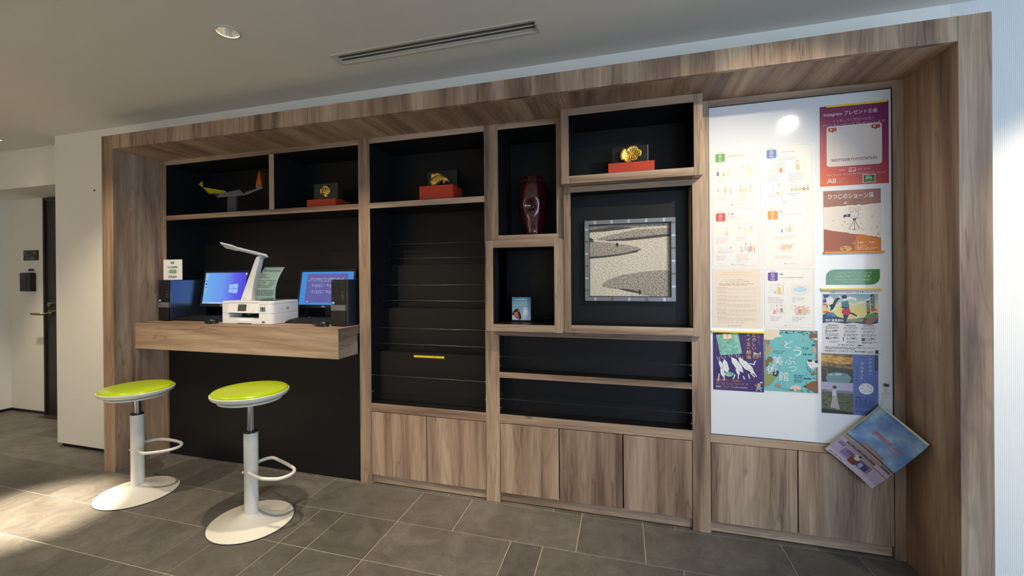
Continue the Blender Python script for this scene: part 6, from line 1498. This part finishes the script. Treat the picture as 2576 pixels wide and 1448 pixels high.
s.disc(0.235, 0.56, 0.0075, ink(70, 54, 52)); s.poly([(0.20, 0.60), (0.26, 0.60), (0.27, 0.68), (0.29, 0.80), (0.33, 0.93), (0.15, 0.90), (0.19, 0.76), (0.19, 0.66)], ink(176, 164, 166)); s.poly([(0.20, 0.60), (0.26, 0.60), (0.27, 0.70), (0.19, 0.70)], ink(206, 198, 206)); s.line([(0.2, 0.63), (0.12, 0.61)], 0.0022, ink(190, 176, 176))
WL = ink(206, 212, 232); NL = ink(46, 54, 100)
for k, t_ in enumerate('ンダネルと'): s.text(t_, 0.835 + 0.015 * (k == 4), 0.04 + 0.064 * k, WL, h=0.045 if k < 4 else 0.028)
for k, t_ in enumerate('マルタン展'): s.text(t_, 0.69, 0.13 + 0.062 * k, WL, h=0.044 if k < 4 else 0.03)
for k, t_ in enumerate('最後の印象派'): s.text(t_, 0.615, 0.21 + 0.052 * k, NL, h=0.026)
s.rrect(0.945, 0.0, 0.998, 0.25, 0.004, ink(44, 42, 60)); greek(s, 0.965, 0.02, 0.012, 0.2, ink(130, 130, 150))
s.disc(0.79, 0.56, 0.0275, ink(226, 226, 230), 0.9); s.text('9', 0.81, 0.495, NL, h=0.028); s.text('10', 0.85, 0.535, NL, h=0.026); s.text('11', 0.70, 0.545, NL, h=0.028); s.text('6', 0.765, 0.585, NL, h=0.026); s.line([(0.78, 0.55), (0.80, 0.55)], 0.0008, NL); s.line([(0.825, 0.595), (0.88, 0.595)], 0.0012, NL); s.line([(0.715, 0.505), (0.77, 0.505)], 0.0008, NL)
s.text('美術館「えき」KYOTO', 0.60, 0.695, NL, w=0.34, h=0.03); greek(s, 0.60, 0.745, 0.34, 0.007, NL, 9, 0.0155); greek(s, 0.60, 0.92, 0.33, 0.007, NL, 3, 0.016)
s.finish(o)

# magnet bars and clear hangers
MGN = 'magnet bars holding the posters'
def bar(label, x0, x1, z, m, h=0.0075):
    o = MB().box(0, x1 - x0, -0.009, 0, 0, h).build('magnet_bar', m, loc=(x0, YB - 0.0009, z - h / 2), bevel=0.0012); return tag(o, label, 'magnet', MGN)
YM = mat('yellow_magnet', rgb(238, 208, 20), 0.35); OM = mat('orange_magnet', rgb(232, 146, 20), 0.35)
bar('yellow magnet bar across the top of the magenta poster', 0.8775, 1.1025, 1.985, YM)
bar('yellow magnet bar along the top of the marathon leaflet', 0.8531, 1.0790, 1.171, YM)
bar('yellow magnet bar along the top of the purple poster', 0.4050, 0.6295, 0.9680, YM)
bar('orange magnet bar under the film camera poster', 0.8655, 1.0895, 1.3345, OM)
def clear_hanger(label, x0, x1, z, h=0.014):
    t = thing('clear_hanger', label, 'poster hanger', (x0, YB, z), 'clear plastic poster hangers')
    MB().box(0, x1 - x0, -0.0050, -0.0008, -h / 2, h / 2).build('clear_strip', GLASS, t, bevel=0.001)
    for x in (0.1, 0.9): MB().tube([((x1 - x0) * x, -0.006, 0), ((x1 - x0) * x, -0.0048, 0)], 0.0032, 12).build('stud', GLASS, t, smooth=True)
    return t
clear_hanger('clear plastic hanger over the top of the film camera poster', 0.866, 1.0855, 1.603)
clear_hanger('clear plastic hanger under the marathon leaflet', 0.862, 1.0855, 0.8855, 0.012)
clear_hanger('clear plastic hanger under the turquoise poster', 0.6285, 0.8440, 0.7010, 0.012)

# hanging booklet
bk = thing('hanging_booklet', 'curled booklet with blue sky cover hanging by a string from the board', 'booklet', (1.06, 0.30, 0.66))
A_, B2, C_, D_ = Vector((1.0613, 0.293, 0.664)), Vector((1.143, 0.135, 0.5608)), Vector((1.018, 0.262, 0.319)), Vector((0.8575, 0.287, 0.4626))
def bkf(u, v, d):
    p = (A_ * (1 - u) + B2 * u) * (1 - v) + (D_ * (1 - u) + C_ * u) * v
    p = p + Vector((0.022 * u * (1 - u), 0.05 * u * (1 - u) * (1.2 - v), 0.0)) - Vector((0, 0.03 * v * (1 - v), 0))
    return (p.x - 1.06, p.y - 0.30 - d, p.z - 0.66)
BSKY = mat('booklet_cover', rgb(120, 150, 190), 0.45)
def booklet_sky():
    m, nt, b, N, L = node_mat('booklet_sky_print')
    tc = N('ShaderNodeTexCoord'); n = N('ShaderNodeTexNoise'); n.inputs['Scale'].default_value = 14; n.inputs['Detail'].default_value = 4; L(tc.outputs['Object'], n.inputs['Vector'])
    rp = ramp(nt, [(0.35, rgb(96, 124, 176)), (0.52, rgb(124, 156, 190)), (0.66, rgb(176, 198, 206))]); L(n.outputs['Fac'], rp.inputs['Fac']); L(rp.outputs[0], b.inputs['Base Color']); b.inputs['Roughness'].default_value = 0.4
    return m
o = curl_sheet('cover', booklet_sky(), 0.21, 0.297, bkf, 12, 12); o.parent = bk
def bkb(u, v, d): 
    x, y, z = bkf(u, v, 0); return (x + 0.004 * u + 0.004 * (1 - v), y + 0.006 - d, z + 0.006 * (1 - v))
o = curl_sheet('inner_pages', CREAM, 0.21, 0.297, bkb, 12, 12); o.parent = bk
s = Sheet(0.215, 0.285, bkf)
TAN = ink(150, 124, 116); BRN = ink(96, 74, 70); LAV = ink(176, 156, 176)
s.rect(0, 0.60, 1, 1.0, LAV); s.rect(0, 0.60, 1, 0.625, BRN); s.rect(0, 0.635, 1, 0.68, TAN); s.rect(0.12, 0.685, 0.72, 0.725, BRN); s.rect(0, 0.735, 1, 0.76, TAN)
s.rect(0.30, 0.545, 0.72, 0.605, ink(128, 104, 98)); s.rect(0.31, 0.555, 0.71, 0.595, ink(150, 128, 118))
for k in range(18): s.rect(0.16 + 0.031 * k, 0.69, 0.172 + 0.031 * k, 0.72, ink(70, 54, 54))
s.rect(0.18, 0.775, 0.75, 0.90, ink(128, 110, 140)); s.rect(0.24, 0.79, 0.36, 0.83, ink(86, 74, 116)); s.rect(0.50, 0.80, 0.70, 0.90, ink(70, 62, 92)); s.rect(0.53, 0.82, 0.60, 0.89, ink(150, 156, 190)); s.rect(0.78, 0.64, 0.96, 0.67, ink(86, 72, 76))
s.rect(0.0, 0.93, 1.0, 1.0, ink(196, 180, 192)); s.rect(0.03, 0.76, 0.16, 0.80, ink(120, 100, 150))
s.rect(0.36, 0.80, 0.50, 0.93, ink(120, 52, 50)); s.disc(0.44, 0.80, 0.013, ink(190, 186, 160)); s.disc(0.44, 0.80, 0.010, ink(140, 64, 56)); s.disc(0.46, 0.765, 0.006, ink(60, 50, 60))
s.text('映画村めぐり', 0.30, 0.30, ink(206, 72, 66), w=0.52, bold=0.02); s.line([(0.28, 0.32), (0.28, 0.36), (0.31, 0.385)], 0.002, ink(206, 72, 66)); s.line([(0.64, 0.385), (0.70, 0.405), (0.80, 0.395), (0.84, 0.36)], 0.002, ink(206, 72, 66))
greek(s, 0.05, 0.965, 0.26, 0.010, ink(60, 50, 60))
for k in range(26):
    u, v = rn.uniform(0.08, 0.9), rn.uniform(0.38, 0.56); s.line([(u, v), (u + 0.02, v + 0.004)], 0.0008, ink(96, 128, 168))
s.finish(bk)
hk = thing('board_hook', 'small suction hook with a tied string holding the booklet', 'hook', (1.0924, YB, 0.748))
MB().tube([(0, -0.001, 0.008), (0, -0.006, 0.008), (0, -0.011, 0.008)], [0.011, 0.009, 0.005], 20).build('suction_cup', GLASS, hk, smooth=True)
MB().box(-0.008, 0.008, -0.016, -0.008, 0.002, 0.014).build('hook_clip', mat('dark_clip', rgb(70, 70, 72), 0.3), hk, bevel=0.002)
STR = mat('white_string', rgb(206, 200, 190), 0.8)
mb = MB(); mb.tube(smooth_path([(0, -0.014, 0.002), (-0.002, -0.016, -0.024), (-0.010, -0.014, -0.060), (-0.022, -0.013, -0.080)], 5), 0.0012, 8)
mb.tube(smooth_path([(-0.018, -0.014, -0.036), (-0.006, -0.016, -0.026), (0.0, -0.017, -0.024), (0.012, -0.016, -0.032)], 4), 0.0012, 8)
mb.tube(smooth_path([(-0.022, -0.013, -0.080), (-0.030, -0.016, -0.086), (-0.032, -0.023, -0.092), (-0.030, -0.020, -0.096), (-0.022, -0.013, -0.080)], 4), 0.0012, 8)
mb.build('string', STR, hk, smooth=True)

# ================================================================== pieces that belong to a part of a thing (sub-parts)
def base(o): return o.name.split('.')[0]
def sub(child, part):
    child.parent = part
    child.matrix_parent_inverse = part.matrix_basis.inverted()
PR = ('print', 'lettering')
SUBS = {'monitor': ('screen', PR), 'computer_tower': ('bezel', PR), 'keyboard': ('tray', ('key', 'space_bar')), 'counter_sign': ('acrylic_sheet', PR), 'paper_notice': ('paper', PR),
        'leaflet_stand': ('leaflet', PR), 'downlight': ('reflector', ('lamp_disc',)), 'fish_ornament': ('fish_body', ('scales', 'eye', 'pectoral_fin')), 'hanging_booklet': ('cover', PR),
        'framed_picture': ('photo_print', PR), 'door_1': ('door_leaf', ('lock_cylinder', 'handle_rose', 'door_handle')), 'desk_lamp': ('stem', PR), 'wall_intercom': ('body', PR + ('seam',)), 'shell_ornament': ('shell_bowl', ('centre_knob', 'centre_ring')),
        'printer': ('upper_body', PR)}
for root in [o for o in COL.objects if o.parent is None and base(o) in SUBS]:
    pn, kinds = SUBS[base(root)]
    ch = list(root.children)
    part_ = [c for c in ch if base(c) == pn][0]
    for c in ch:
        if base(c) in kinds: sub(c, part_)
holes = sorted([c for c in vs_.children if base(c) == 'rim_hole'], key=lambda c: c.name)
lips = sorted([c for c in vs_.children if base(c) == 'rim_hole_lip'], key=lambda c: c.name)
for h_, l_ in zip(holes, lips): sub(l_, h_)
rails_ = [c for c in pc.children if base(c) == 'frame_rail']
for c in [q for q in pc.children if base(q) == 'frame_inset']:
    cx = sum(v.co.x for v in c.data.vertices) / 8; cz = sum(v.co.z for v in c.data.vertices) / 8
    k = 0 if cz < fwid else 1 if cz > PZ - fwid else 2 if cx < 0 else 3
    sub(c, rails_[k])
